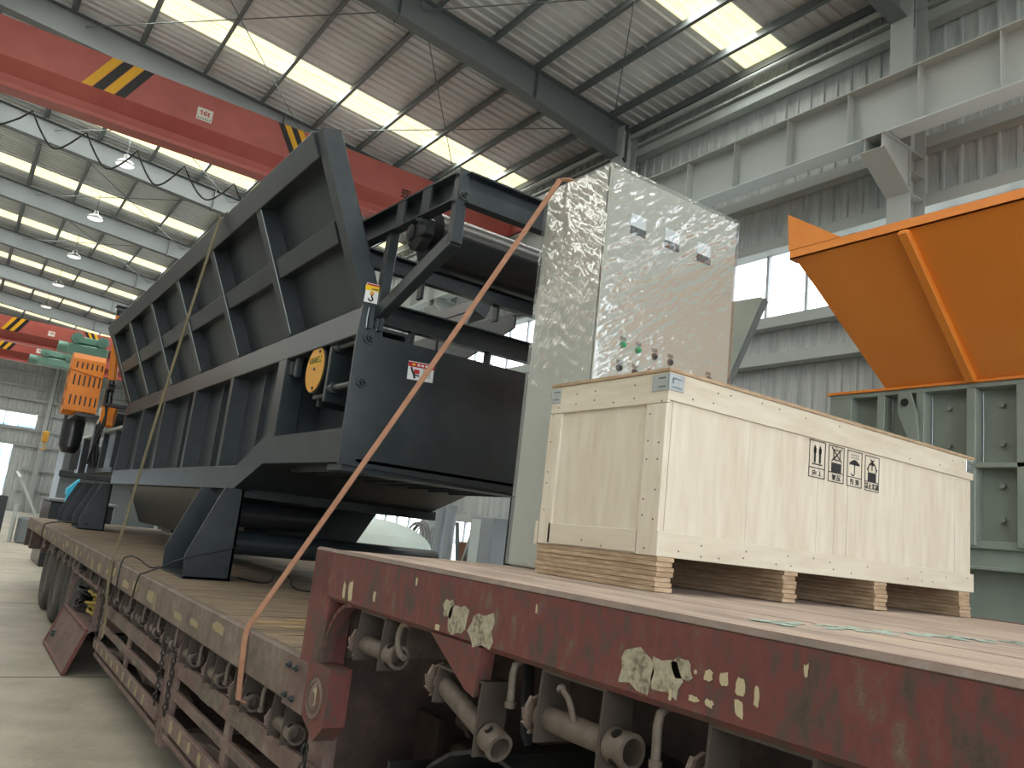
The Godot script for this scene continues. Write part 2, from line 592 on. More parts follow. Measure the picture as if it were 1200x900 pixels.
func build_roof() -> void:
	var ceiling := setting("ceiling")
	# sheets run from ridge to eave; the translucent strips replace one sheet each
	for side in [1.0, -1.0]:
		var eave: float = 10.95 if side > 0 else 2.0 * RIDGE - 10.95
		var top := Vector3(RIDGE, roof_y(RIDGE), 0)
		var foot := Vector3(eave, roof_y(eave), 0)
		var along := foot - top
		var z := 13.9
		var k := 0
		var edges := []
		for sz in STRIPS:
			edges.append(sz + 0.45)
		edges.sort()
		edges.reverse()
		var ei := 0
		while z > -60.3:
			var wide := 0.9
			var lit := false
			if ei < edges.size() and z - 0.05 <= edges[ei]:
				lit = true
				ei += 1
			elif ei < edges.size() and z - wide < edges[ei]:
				wide = z - edges[ei]
			if z - wide < -60.3:
				wide = z + 60.3
			if wide > 0.04:
				var b := MB.new()
				# across runs so that up points into the room (down)
				if side > 0:
					sheet(b, top + Vector3(0, 0, z), along, Vector3(0, 0, -1) * wide, wide, maxi(1, roundi(wide / 0.225)), 0.036, 0.042)
				else:
					sheet(b, top + Vector3(0, 0, z - wide), along, Vector3(0, 0, 1) * wide, wide, maxi(1, roundi(wide / 0.225)), 0.036, 0.042)
				if lit:
					var o := part(b, "skylight_sheet", mats.skylight, ceiling)
					if side > 0:
						o.set_meta("label", "glowing translucent roof strip between grey sheets")
				else:
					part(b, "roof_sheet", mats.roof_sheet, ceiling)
			z -= wide
			k += 1
	# closing slab above, so that the sky only enters where there are openings
	var cap := MB.new()
	for side in [1.0, -1.0]:
		var eave: float = 11.0 if side > 0 else 2.0 * RIDGE - 11.0
		cap.plate([Vector3(RIDGE, roof_y(RIDGE) + 0.1, 14.2), Vector3(eave, roof_y(eave) + 0.1, 14.2), Vector3(eave, roof_y(eave) + 0.1, -60.5), Vector3(RIDGE, roof_y(RIDGE) + 0.1, -60.5)], Vector3(0, 0.12, 0))
	part(cap, "roof_deck", mats.steel_dark, ceiling)
	# purlins along the hall
	for side in [1.0, -1.0]:
		for px in [10.42, 9.75, 8.75, 7.75, 6.7, 5.5, 4.2, 2.85, 1.5, 0.15, -1.2]:
			var x: float = px if side > 0 else 2.0 * RIDGE - px
			var y := roof_y(x) - 0.052
			var b := MB.new()
			b.span(Vector3(x - 0.006, y - 0.2, -60), Vector3(x + 0.006, y, 13.8))
			b.span(Vector3(x - 0.07, y - 0.2, -60), Vector3(x, y - 0.188, 13.8))
			b.span(Vector3(x, y - 0.012, -60), Vector3(x + 0.07, y, 13.8))
			part(b, "purlin", mats.steel_dark, ceiling)
	# rafters with end plates and brackets
	for k in range(-2, 9):
		var z := -12.0 - 6.15 * k
		for side in [1.0, -1.0]:
			var x1: float = 10.15 if side > 0 else 2.0 * RIDGE - 10.15
			var dx := 1.0 if side > 0 else -1.0
			var b := MB.new()
			var h1 := 0.78
			var h0 := 0.6
			var y1 := roof_y(x1) - 0.245
			var y0 := roof_y(RIDGE) - 0.245
			b.plate([Vector3(RIDGE, y0, z), Vector3(x1, y1, z), Vector3(x1, y1 - h1, z), Vector3(x1 - dx * 3.0, roof_y(x1 - dx * 3.0) - 0.245 - h0, z), Vector3(RIDGE, y0 - h0, z)], Vector3(0, 0, 0.012))
			for q in [[Vector3(RIDGE, y0, z), Vector3(x1, y1, z)], [Vector3(x1, y1 - h1, z), Vector3(x1 - dx * 3.0, roof_y(x1 - dx * 3.0) - 0.245 - h0, z)], [Vector3(x1 - dx * 3.0, roof_y(x1 - dx * 3.0) - 0.245 - h0, z), Vector3(RIDGE, y0 - h0, z)]]:
				b.bar(q[0], q[1], 0.26, 0.016)
			for sx in [0.0, 2.4, 5.4]:
				var x: float = x1 - dx * sx
				var yt := roof_y(x) - 0.245
				b.span(Vector3(x - 0.01, yt - (h1 if sx == 0.0 else h0) - 0.04, z - 0.13), Vector3(x + 0.01, yt + 0.02, z + 0.13))
			part(b, "rafter", mats.steel_dark, ceiling)
	# tie rods and sag rods under the sheets
	for k in range(-1, 4):
		var z0 := -12.0 - 6.15 * k
		var z1 := z0 - 6.15
		for bay in [[9.8, 5.2], [5.2, 0.4]]:
			for flip in [0, 1]:
				var b := MB.new()
				var xa: float = bay[0]
				var xb: float = bay[1]
				b.cyl(Vector3(xa, roof_y(xa) - 0.42, z0 if flip else z1), Vector3(xb, roof_y(xb) - 0.42, z1 if flip else z0), 0.011, -1, 6)
				part(b, "brace_rod", mats.steel_dark, ceiling)
	for k in range(-1, 3):
		var z := -15.1 - 6.15 * k
		for t in [-1.0, 1.0]:
			var b := MB.new()
			b.cyl(Vector3(10.3, roof_y(10.3) - 0.14, z + t), Vector3(-1.2, roof_y(-1.2) - 0.14, z + t), 0.007, -1, 5)
			part(b, "sag_rod", mats.steel_light, ceiling)


func build_right_wall() -> void:
	var wall := setting("wall_right")
	# solid lengths in height: below the low windows, between the window bands, above them
	var bands := [[0.0, 0.95, -60.3, 14.0], [2.06, 5.72, -60.3, 14.0], [6.97, 10.68, -60.3, 14.0], [0.95, 2.06, -12.0, 14.0], [0.95, 2.06, -60.3, -42.0]]
	for q in bands:
		var z: float = q[3]
		while z > q[2] + 0.02:
			var wide := minf(1.0, z - q[2])
			var b := MB.new()
			sheet(b, Vector3(WALL, q[0], z - wide), Vector3(0, q[1] - q[0], 0), Vector3(0, 0, 1), wide, maxi(1, roundi(wide / 0.25)), 0.035, 0.03)
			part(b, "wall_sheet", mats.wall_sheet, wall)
			z -= wide
	# girts
	for y in [0.9, 2.1, 3.4, 5.02, 5.64, 7.0, 7.9, 9.0, 9.92]:
		var b := MB.new()
		b.span(Vector3(10.36, y - 0.09, -60), Vector3(10.57, y - 0.078, 13.9))
		b.span(Vector3(10.36, y + 0.078, -60), Vector3(10.57, y + 0.09, 13.9))
		b.span(Vector3(10.355, y - 0.09, -60), Vector3(10.37, y + 0.09, 13.9))
		part(b, "girt", mats.steel_grey, wall)
	# eave gutter and rail
	var eg := MB.new()
	eg.span(Vector3(10.3, 10.05, -60), Vector3(10.6, 10.09, 13.9))
	eg.cyl(Vector3(10.28, 10.3, -60), Vector3(10.28, 10.3, 13.9), 0.06, -1, 10)
	part(eg, "eave_beam", mats.steel_grey, wall)
	# columns with corbels that carry the crane runway
	for k in range(-2, 9):
		var z := -11.95 - 6.15 * k
		var b := MB.new()
		var x0 := 9.94
		for x in [x0, x0 + 0.38]:
			b.span(Vector3(x, 0.0, z - 0.17), Vector3(x + 0.016, 10.4, z + 0.17))
		b.span(Vector3(x0, 0.0, z - 0.006), Vector3(x0 + 0.38, 10.4, z + 0.006))
		part(b, "column", mats.steel_grey, wall)
		b = MB.new()
		var yb := 7.62
		for dz in [-0.13, 0.12]:
			b.plate([Vector3(x0, yb, z + dz), Vector3(9.3, yb, z + dz), Vector3(9.3, yb - 0.2, z + dz), Vector3(x0, yb - 0.62, z + dz)], Vector3(0, 0, 0.012))
		b.span(Vector3(9.28, yb, z - 0.18), Vector3(x0, yb + 0.016, z + 0.18))
		b.bar(Vector3(9.28, yb - 0.2, z), Vector3(x0, yb - 0.63, z), 0.36, 0.014)
		for yy in [yb - 0.64, yb + 0.0, yb - 0.3]:
			b.span(Vector3(x0, yy, z - 0.16), Vector3(x0 + 0.38, yy + 0.012, z + 0.16))
		part(b, "corbel", mats.steel_grey, wall)
	# crane runway: a plate girder with stiffeners, a thing of its own
	var run := thing("crane_runway_beam", "long grey steel girder on corbels along the right wall", "beam")
	var rb := MB.new()
	rb.span(Vector3(9.5, 7.68, -60), Vector3(9.512, 8.46, 13.8))
	part(rb, "web", mats.steel_grey, run)
	rb = MB.new()
	rb.span(Vector3(9.33, 8.46, -60), Vector3(9.68, 8.48, 13.8))
	part(rb, "top_flange", mats.steel_grey, run)
	rb = MB.new()
	rb.span(Vector3(9.35, 7.66, -60), Vector3(9.66, 7.68, 13.8))
	part(rb, "bottom_flange", mats.steel_light, run)
	rb = MB.new()
	rb.span(Vector3(9.47, 8.48, -60), Vector3(9.54, 8.56, 13.8))
	rb.span(Vector3(9.46, 8.48, -60), Vector3(9.55, 8.5, 13.8))
	part(rb, "rail", mats.steel_dark, run)
	for i in 36:
		var z := 6.0 - i * 1.02
		rb = MB.new()
		rb.span(Vector3(9.35, 7.7, z), Vector3(9.66, 8.46, z + 0.01))
		part(rb, "stiffener", mats.steel_grey, run)
	# the flat brace from corbel to corbel below the girder's bottom edge
	# windows: two bands of aluminium frames with real panes
	for q in [[5.72, 6.97, -60.3, 14.0, 1.55], [0.95, 2.06, -42.0, -12.0, 1.5]]:
		var z: float = q[3]
		while z > q[2] + 0.3:
			var wide: float = minf(q[4] * 2.0, z - q[2])
			windows += 1
			var win := setting("window_%d" % windows)
			window(win, Vector3(WALL - 0.02, q[0], z - wide), wide, q[1] - q[0], 4)
			z -= wide


# a window in a wall that faces -x: frame, mullions and panes
func window(win: Node3D, o: Vector3, wide: float, high: float, panes: int) -> void:
	var b := MB.new()
	b.span(o + Vector3(0, 0, 0), o + Vector3(0.07, 0.05, wide))
	b.span(o + Vector3(0, high - 0.05, 0), o + Vector3(0.07, high, wide))
	for i in panes + 1:
		var z := wide * i / panes
		b.span(o + Vector3(0.0, 0, maxf(z - 0.025, 0)), o + Vector3(0.07, high, minf(z + 0.025, wide)))
	part(b, "frame", mats.frame_white, win)
	for i in panes:
		b = MB.new()
		b.span(o + Vector3(0.03, 0.05, wide * i / panes + 0.025), o + Vector3(0.036, high - 0.05, wide * (i + 1) / panes - 0.025))
		part(b, "pane", mats.window_glass, win)


func build_other_walls() -> void:
	var b: MB
	# far end wall (faces +z) with a gateway, a row of windows, girts and posts
	var far := setting("wall_far")
	var ze := -60.0
	var x := -13.9
	while x < 10.6:
		var wide := 0.98
		var parts := [[0.0, roof_y(x) + 0.1]]
		if x + wide > -4.5 and x < 3.4:
			parts = [[4.12, 5.25], [6.2, roof_y(x) + 0.1]]
			if x + wide > 3.4:
				parts = [[0.0, 5.25], [6.2, roof_y(x) + 0.1]]
		for p in parts:
			b = MB.new()
			sheet(b, Vector3(x, p[0], ze), Vector3(0, p[1] - p[0], 0), Vector3(1, 0, 0), wide, 4, 0.035, 0.03)
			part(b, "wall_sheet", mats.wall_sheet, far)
		x += wide
	for y in [1.4, 2.7, 4.2, 5.2, 6.25, 7.1, 7.9, 8.7, 9.5]:
		b = MB.new()
		if y < 4.0:
			b.span(Vector3(3.5, y - 0.08, ze + 0.03), Vector3(10.5, y + 0.08, ze + 0.2))
		else:
			b.span(Vector3(-13.8, y - 0.08, ze + 0.03), Vector3(10.5, y + 0.08, ze + 0.2))
		part(b, "girt", mats.steel_grey, far)
	for px in [-10.0, -4.6, 4.3, 9.0]:
		b = MB.new()
		b.span(Vector3(px - 0.15, 0, ze + 0.2), Vector3(px + 0.15, roof_y(px) - 0.2, ze + 0.5))
		part(b, "post", mats.steel_grey, far)
	for i in 5:
		windows += 1
		var win := setting("window_%d" % windows)
		b = MB.new()
		var xw := -4.4 + i * 1.6
		b.span(Vector3(xw, 5.25, ze), Vector3(xw + 1.6, 5.3, ze + 0.06))
		b.span(Vector3(xw, 6.15, ze), Vector3(xw + 1.6, 6.2, ze + 0.06))
		for k in 3:
			b.span(Vector3(xw + 0.8 * k - 0.02, 5.25, ze), Vector3(xw + 0.8 * k + 0.02, 6.2, ze + 0.06))
		part(b, "frame", mats.frame_white, win)
		for k in 2:
			b = MB.new()
			b.span(Vector3(xw + 0.8 * k + 0.02, 5.3, ze + 0.02), Vector3(xw + 0.8 * k + 0.78, 6.15, ze + 0.026))
			part(b, "pane", mats.window_glass, win)
	# left wall, outside the picture
	var left := setting("wall_left")
	var xl := -13.85
	for q in [[0.0, 10.7, -60.3, 14.0]]:
		b = MB.new()
		b.span(Vector3(xl - 0.2, q[0], q[2]), Vector3(xl, q[1], q[3]))
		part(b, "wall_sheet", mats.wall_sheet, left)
	for k in range(-2, 9):
		b = MB.new()
		var z := -11.95 - 6.15 * k
		b.span(Vector3(xl, 0, z - 0.17), Vector3(xl + 0.4, 10.4, z + 0.17))
		part(b, "column", mats.steel_grey, left)
	# near end wall behind the camera, with a wide unseen opening added to let sky light in
	var near := setting("wall_near")
	b = MB.new()
	b.span(Vector3(-14.1, 0, 14.0), Vector3(-9.5, 12.2, 14.2))
	b.span(Vector3(7.5, 0, 14.0), Vector3(10.9, 11.2, 14.2))
	b.span(Vector3(-9.5, 8.0, 14.0), Vector3(7.5, 12.2, 14.2))
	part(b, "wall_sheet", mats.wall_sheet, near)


# ---------------------------------------------------------------- the trailer
# an irregular flake lying on a face x = const, looking towards -x
func flake(b: MB, x: float, y: float, z: float, hw: float, hh: float, lean := 0.0) -> void:
	var p := []
	var n := 13
	for i in n:
		var a := TAU * i / n
		var k := rng.randf_range(0.68, 1.1)
		var dz := clampf(cos(a) * 1.25, -1, 1) * hw * k
		p.append(Vector3(x, y + clampf(sin(a) * 1.25, -1, 1) * hh * k + lean * dz, z + dz))
	b.plate(p, Vector3(-0.0012, 0, 0))


func winch(t: Node, x: float, y: float, z0: float, length: float, top: float, tilt := 0.0, knob := false) -> void:
	# a U-shaped bracket hanging under the rail, with a pipe drum along the trailer
	var b := MB.new()
	var drop := y - 0.055
	for k in 2:
		var z := z0 + length * k
		var s := tilt * (k - 0.5)
		b.plate([Vector3(x - 0.035, top, z), Vector3(x + 0.055, top, z), Vector3(x + 0.055, y, z), Vector3(x + 0.05, drop + s, z), Vector3(x - 0.045, drop + s, z), Vector3(x - 0.042, y + 0.03, z)], Vector3(0, 0, 0.009))
	b.span(Vector3(x - 0.035, top - 0.008, z0), Vector3(x + 0.055, top, z0 + length + 0.009))
	var o := part(b, "winch", mats.bracket_dirt, t)
	var p0 := Vector3(x, y - tilt * 0.5, z0 - 0.03)
	var p1 := Vector3(x, y + tilt * 0.5, z0 + length + 0.012)
	var d := (p1 - p0).normalized()
	b = MB.new()
	b.cyl(p0, p1, 0.031, -1, 20)
	b.pipe(p1, p1 + d * 0.062, 0.041, 0.011, 22)
	part(b, "drum", mats.pipe_dirt, o)
	b = MB.new()
	for a in [0.6, 2.4]:
		var e := Vector3(-sin(a), cos(a), 0)
		b.cyl(p1 + d * 0.03 + e * 0.036, p1 + d * 0.03 + e * 0.0424, 0.013, -1, 12)
	tag(part(b, "bar_hole", mats.under, o), "", "", "", "stuff")
	b = MB.new()
	var teeth := 9
	for i in teeth:
		var a := TAU * i / teeth
		var r0 := Vector3(cos(a), sin(a), 0)
		var r1 := Vector3(cos(a + 0.55), sin(a + 0.55), 0)
		var r2 := Vector3(cos(a + TAU / teeth), sin(a + TAU / teeth), 0)
		b.plate([p0 - Vector3(0, 0, 0.022), p0 - Vector3(0, 0, 0.022) + r0 * 0.054, p0 - Vector3(0, 0, 0.022) + r1 * 0.046, p0 - Vector3(0, 0, 0.022) + r2 * 0.045], Vector3(0, 0, 0.012))
	part(b, "ratchet_wheel", mats.trailer_grime, o)
	if knob:
		b = MB.new()
		var m := p0.lerp(p1, 0.55)
		b.tube([m + Vector3(-0.02, 0.02, 0), m + Vector3(-0.03, 0.05, 0), m + Vector3(-0.035, 0.075, -0.012), m + Vector3(-0.04, 0.09, -0.03)], 0.008, 8)
		b.lathe(m + Vector3(-0.04, 0.088, -0.03), Vector3(0, 0.4, -0.6), [Vector2(0.009, 0), Vector2(0.013, 0.004), Vector2(0.011, 0.012), Vector2(0.0, 0.014)], 10)
		part(b, "strap_pin", mats.pipe_dirt, o)


func rope_hook(t: Node, x: float, top: float, z: float, drop := 0.11, curl := false) -> void:
	var b := MB.new()
	var p := []
	if curl:
		for i in 12:
			var a := -0.3 + i * 0.32
			p.append(Vector3(x, top - 0.055 + 0.055 * cos(a), z - 0.055 * sin(a)))
		b.tube(p, 0.011, 8)
	else:
		p = [Vector3(x + 0.04, top + 0.0, z), Vector3(x + 0.02, top - 0.004, z), Vector3(x, top - 0.016, z), Vector3(x - 0.005, top - 0.04, z), Vector3(x - 0.004, top - drop, z)]
		b.tube(p, 0.0105, 8)
		b.cyl(Vector3(x - 0.004, top - drop - 0.012, z), Vector3(x - 0.004, top - drop + 0.004, z), 0.015, -1, 12)
	part(b, "rope_hook", mats.pipe_dirt, t)


func build_trailer() -> void:
	var t := thing("flatbed_trailer", "worn red-oxide flatbed trailer with a stepped timber deck", "trailer")
	var b: MB
	var rear := -17.5
	var front := 2.2
	# decks: boards laid across the lower deck, along the upper one
	var nb := 56
	for i in nb:
		b = MB.new()
		var z0 := lerpf(rear, STEP + 0.02, float(i) / nb)
		var z1 := lerpf(rear, STEP + 0.02, float(i + 1) / nb) - 0.003
		b.span(Vector3(SIDE + 0.05, LOW - 0.035, z0), Vector3(FAR - 0.05, LOW - 0.001 - rng.randf_range(0.0, 0.003), z1))
		part(b, "deck_board", mats.deck_low, t)
	for i in 12:
		b = MB.new()
		var w := (FAR - SIDE - 0.1) / 12.0
		var x := SIDE + 0.05 + i * w
		b.span(Vector3(x, UP - 0.035, STEP + 0.06), Vector3(x + w - 0.003, UP - 0.001 - rng.randf_range(0.0, 0.002), front))
		part(b, "deck_board", mats.deck_up, t)
	# side rails, rounded along the top
	for sx in 2:
		var xa := SIDE if sx == 0 else FAR - 0.05
		b = MB.new()
		b.span(Vector3(xa, 0.932, rear), Vector3(xa + 0.05, LOW + 0.002, STEP + 0.3), 0.012)
		part(b, "lower_side_rail", mats.trailer_grime, t)
		b = MB.new()
		b.span(Vector3(xa, 1.384, STEP), Vector3(xa + 0.05, UP + 0.002, front), 0.016)
		part(b, "upper_side_rail", mats.trailer_paint, t)
		# the upright that closes the step, and the corner block under it
		b = MB.new()
		b.span(Vector3(xa, LOW - 0.02, STEP), Vector3(xa + 0.12, UP - 0.01, STEP + 0.2), 0.01)
		part(b, "corner_post", mats.trailer_paint, t)
		b = MB.new()
		b.plate([Vector3(xa - 0.005, LOW + 0.01, STEP + 0.12), Vector3(xa - 0.005, LOW + 0.01, STEP + 0.345), Vector3(xa - 0.005, 0.93, STEP + 0.345), Vector3(xa - 0.005, 0.865, STEP + 0.27), Vector3(xa - 0.005, 0.93, STEP + 0.12)], Vector3(0.09, 0, 0))
		part(b, "corner_block", mats.trailer_paint, t)
	# lamp set into the near corner block
	b = MB.new()
	b.ring(Vector3(SIDE - 0.007, 1.015, STEP + 0.23), Vector3(-1, 0, 0), 0.075, 0.058, 24)
	b.cyl(Vector3(SIDE - 0.012, 1.015, STEP + 0.23), Vector3(SIDE + 0.02, 1.015, STEP + 0.23), 0.075, -1, 24, false)
	var lamp := part(b, "marker_lamp", mats.trailer_grime, t)
	b = MB.new()
	b.lathe(Vector3(SIDE - 0.004, 1.015, STEP + 0.23), Vector3(-1, 0, 0), [Vector2(0.058, 0), Vector2(0.045, 0.008), Vector2(0.02, 0.012), Vector2(0, 0.013)], 20)
	part(b, "lens", mats.lamp_lens, lamp)
	b = MB.new()
	flake(b, SIDE - 0.014, 1.02, STEP + 0.245, 0.02, 0.04)
	part(b, "broken_lens", mats.tape_flakes, lamp)
	# bolted joint plate beside the lamp
	b = MB.new()
	b.span(Vector3(SIDE - 0.006, 0.925, STEP - 0.11), Vector3(SIDE, 1.12, STEP + 0.12))
	var jp := part(b, "joint_plate", mats.rack_paint, t)
	for q in [[1.085, -0.07], [1.085, 0.01], [0.965, -0.07], [0.965, 0.01]]:
		b = MB.new()
		b.cyl(Vector3(SIDE - 0.02, q[0], STEP + q[1]), Vector3(SIDE - 0.005, q[0], STEP + q[1]), 0.014, -1, 6)
		b.cyl(Vector3(SIDE - 0.03, q[0], STEP + q[1]), Vector3(SIDE - 0.005, q[0], STEP + q[1]), 0.007, -1, 8)
		part(b, "bolt", mats.bolt_steel, jp)
	# rear face of the step and a curled bracket in its corner
	b = MB.new()
	b.span(Vector3(SIDE + 0.05, LOW, STEP), Vector3(FAR - 0.05, UP - 0.04, STEP + 0.04))
	part(b, "step_plate", mats.trailer_grime, t)
	b = MB.new()
	var arc := []
	for i in 9:
		var a := i * 0.19
		arc.append(Vector3(SIDE + 0.03, 1.15 + 0.24 * sin(a), STEP + 0.42 - 0.21 * cos(a)))
	b.band(arc, 0.05, 0.016, Vector3(1, 0, 0))
	part(b, "curved_bracket", mats.trailer_paint, t)
	# frame below: longitudinal beams, cross beams, dark bulkheads
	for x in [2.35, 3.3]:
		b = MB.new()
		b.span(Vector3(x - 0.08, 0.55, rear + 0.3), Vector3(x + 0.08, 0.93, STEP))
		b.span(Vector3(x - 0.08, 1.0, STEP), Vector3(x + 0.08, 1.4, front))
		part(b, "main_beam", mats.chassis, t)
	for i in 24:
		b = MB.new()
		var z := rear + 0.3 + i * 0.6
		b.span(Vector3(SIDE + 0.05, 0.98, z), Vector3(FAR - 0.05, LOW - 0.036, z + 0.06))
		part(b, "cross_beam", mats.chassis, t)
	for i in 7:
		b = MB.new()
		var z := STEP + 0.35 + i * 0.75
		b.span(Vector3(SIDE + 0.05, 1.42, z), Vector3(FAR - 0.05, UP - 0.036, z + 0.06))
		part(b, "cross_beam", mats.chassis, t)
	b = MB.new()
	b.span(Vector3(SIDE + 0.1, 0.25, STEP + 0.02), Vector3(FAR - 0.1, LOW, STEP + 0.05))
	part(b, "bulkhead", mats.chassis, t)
	b = MB.new()
	b.plate([Vector3(SIDE + 0.07, 0.93, STEP + 0.05), Vector3(SIDE + 0.07, 0.93, STEP + 0.22), Vector3(SIDE + 0.07, 0.3, STEP + 0.22), Vector3(SIDE + 0.07, 0.3, STEP + 0.05)], Vector3(0.05, 0, 0))
	part(b, "support_leg", mats.rack_paint, t)
	# valves and hoses in the dark under the upper deck
	b = MB.new()
	for q in [[-2.85, 0.98], [-2.72, 1.0], [-2.86, 0.86]]:
		b.cyl(Vector3(SIDE + 0.52, q[1], q[0]), Vector3(SIDE + 0.52, q[1], q[0] + 0.13), 0.032, -1, 12)
		b.cyl(Vector3(SIDE + 0.5, q[1], q[0] + 0.1), Vector3(SIDE + 0.5, q[1], q[0] + 0.14), 0.042, -1, 6)
	part(b, "brake_valve", mats.bracket_dirt, t)
	b = MB.new()
	b.tube([Vector3(SIDE + 0.4, 1.35, -2.3), Vector3(SIDE + 0.35, 1.1, -2.2), Vector3(SIDE + 0.38, 0.8, -2.0), Vector3(SIDE + 0.42, 0.5, -1.9)], 0.022, 8)
	part(b, "air_hose", mats.black_paint, t)
	# winches and hooks: under the upper rail
	winch(t, SIDE + 0.05, 1.262, -2.84, 0.2, 1.386)
	winch(t, SIDE + 0.05, 1.2, -2.24, 0.25, 1.3, -0.09)
	b = MB.new()
	b.plate([Vector3(SIDE, 1.39, -2.29), Vector3(SIDE, 1.39, -1.99), Vector3(SIDE + 0.01, 1.25, -2.02), Vector3(SIDE + 0.01, 1.26, -2.07)], Vector3(0.05, 0, 0))
	part(b, "gusset", mats.trailer_paint, t)
	winch(t, SIDE + 0.05, 1.262, -1.72, 0.24, 1.386, 0.0, true)
	winch(t, SIDE + 0.05, 1.262, -1.16, 0.24, 1.386)
	rope_hook(t, SIDE + 0.03, 1.384, -2.5, 0.1, true)
	rope_hook(t, SIDE + 0.03, 1.384, -1.86, 0.115)
	rope_hook(t, SIDE + 0.03, 1.384, -1.31, 0.115)
	# winches and hooks under the lower rail
	for z in [-3.62, -4.2, -4.72, -5.3, -5.8, -6.32, -6.86, -7.4, -7.95, -8.5, -9.05, -9.6]:
		winch(t, SIDE + 0.06, 0.805, z, 0.16, 0.934)
	for z in [-3.78, -4.36, -4.9, -5.5, -6.0, -6.55, -7.1, -7.65, -8.2, -8.75, -9.3]:
		rope_hook(t, SIDE + 0.035, 0.932, z, 0.11, int(absf(z) * 10) % 2 == 0)
	b = MB.new()
	for z in [-10.2, -10.6, -11.0, -11.5, -12.2, -12.9, -14.2]:
		b.tube([Vector3(SIDE + 0.03, 0.93, z), Vector3(SIDE + 0.01, 0.86, z), Vector3(SIDE + 0.02, 0.8, z + 0.05), Vector3(SIDE + 0.03, 0.85, z + 0.09)], 0.014, 6)
	part(b, "rope_hook", mats.trailer_grime, t)
	# side racks: boards, tape-marked tube and bottom bar on uprights
	for q in [[-5.5, -3.1, 0.0], [-8.42, -5.68, -0.02]]:
		var za: float = q[0]
		var zb: float = q[1]
		var rack := MB.new()
		rack.span(Vector3(1.36, 0.34 + q[2], za), Vector3(1.39, 0.43 + q[2], zb), 0.004)
		var o := part(rack, "side_rack", mats.rack_paint, t)
		for z in [za, za + (zb - za) * 0.5 - 0.05, zb - 0.08]:
			b = MB.new()
			b.span(Vector3(1.39, 0.28, z), Vector3(1.41, 0.74, z + 0.085))
			part(b, "upright", mats.rack_paint, o)
		for y in [[0.645, 0.745, 1.378], [0.505, 0.562, 1.382], [0.262, 0.297, 1.38]]:
			b = MB.new()
			b.span(Vector3(y[2], y[0] + q[2], za), Vector3(y[2] + 0.03, y[1] + q[2], zb), 0.004)
			part(b, "slat", mats.rack_paint, o)
		# grey wear and faded tape on the boards
		b = MB.new()
		for z in [za + (zb - za) * 0.34, za + (zb - za) * 0.62]:
			flake(b, 1.3775, 0.695 + q[2], z, 0.28, 0.048)
			flake(b, 1.3815, 0.533 + q[2], z + 0.1, 0.26, 0.027)
		tag(part(b, "worn_paint", mats.pipe_dirt, o), "", "", "", "stuff")
		b = MB.new()
		for i in 9:
			flake(b, 1.3595, 0.385 + q[2], za + 0.25 + i * (zb - za - 0.4) / 9.0, 0.035, 0.036)
		tag(part(b, "faded_tape", mats.tape_dull, o), "", "", "", "stuff")
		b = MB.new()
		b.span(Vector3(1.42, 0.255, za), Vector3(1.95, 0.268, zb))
		b.span(Vector3(1.9, 0.26, za), Vector3(1.93, 0.92, zb))  # added back plate that blocks the light from the far side
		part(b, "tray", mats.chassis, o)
		b = MB.new()
		for i in 5:
			var z := za + 0.3 + i * 0.42
			b.bar(Vector3(1.5 + 0.03 * i, 0.34 + 0.05 * (i % 3), z), Vector3(1.55, 0.38 + 0.04 * (i % 2), z + 0.6), 0.16, 0.05, Vector3.UP, 0.006)
		part(b, "stored_timber", mats.trailer_grime, o)
	b = MB.new()
	b.span(Vector3(1.38, 0.2, -5.66), Vector3(1.43, 0.93, -5.6))
	b.span(Vector3(1.38, 0.2, -5.58), Vector3(1.43, 0.93, -5.53))
	part(b, "rack_post", mats.rack_paint, t)
	# chains that hold the racks
	for q in [-5.44, -5.74, -8.3, -3.2]:
		b = MB.new()
		for i in 12:
			var y: float = 0.8 - i * 0.034
			var c := Vector3(1.355, y, q + 0.012 * sin(i * 1.7))
			var ring := []
			for k in 9:
				var a := TAU * k / 8
				ring.append(c + (Vector3(0.012 * cos(a), 0.022 * sin(a), 0) if i % 2 == 0 else Vector3(0, 0.022 * sin(a), 0.012 * cos(a))))
			b.tube(ring, 0.0055, 5, false)
		part(b, "chain", mats.black_paint, t)
	# toolbox with its flap hanging open, hinged along the bottom
	b = MB.new()
	for q in [[0.40, 0.425], [0.80, 0.825]]:
		b.span(Vector3(1.345, q[0], -10.55), Vector3(1.95, q[1], -8.6))
	for z in [-10.55, -8.63]:
		b.span(Vector3(1.345, 0.4, z), Vector3(1.95, 0.825, z + 0.03))
	b.span(Vector3(1.93, 0.4, -10.55), Vector3(1.95, 0.825, -8.6))
	var tb := part(b, "toolbox", mats.rack_paint, t)
	b = MB.new()
	var h0 := Vector3(1.335, 0.425, -10.5)
	var h1 := Vector3(1.335, 0.415, -8.72)
	var f0 := Vector3(1.2, 0.03, -10.46)
	var f1 := Vector3(1.21, 0.02, -8.75)
	b.plate([h0, h1, f1, f0], Vector3(0.012, -0.004, 0))
	part(b, "flap", mats.rack_paint, tb)
	b = MB.new()
	for q in [[h0, h1], [h1, f1], [f1, f0], [f0, h0]]:
		b.bar(q[0], q[1], 0.035, 0.035, Vector3(1, 0.3, 0), 0.004)
	part(b, "flap_frame", mats.trailer_paint, tb)
	b = MB.new()
	b.box(Vector3(1.245, 0.17, -10.2), Vector3(0.05, 0.07, 0.1), 0.01)
	b.tube([Vector3(1.22, 0.19, -10.2), Vector3(1.2, 0.2, -10.12), Vector3(1.2, 0.17, -10.05)], 0.012, 6)
	part(b, "latch", mats.bolt_steel, tb)
	# wheels: three axles in view
	var first: MeshInstance3D = null
	var tyre := MB.new()
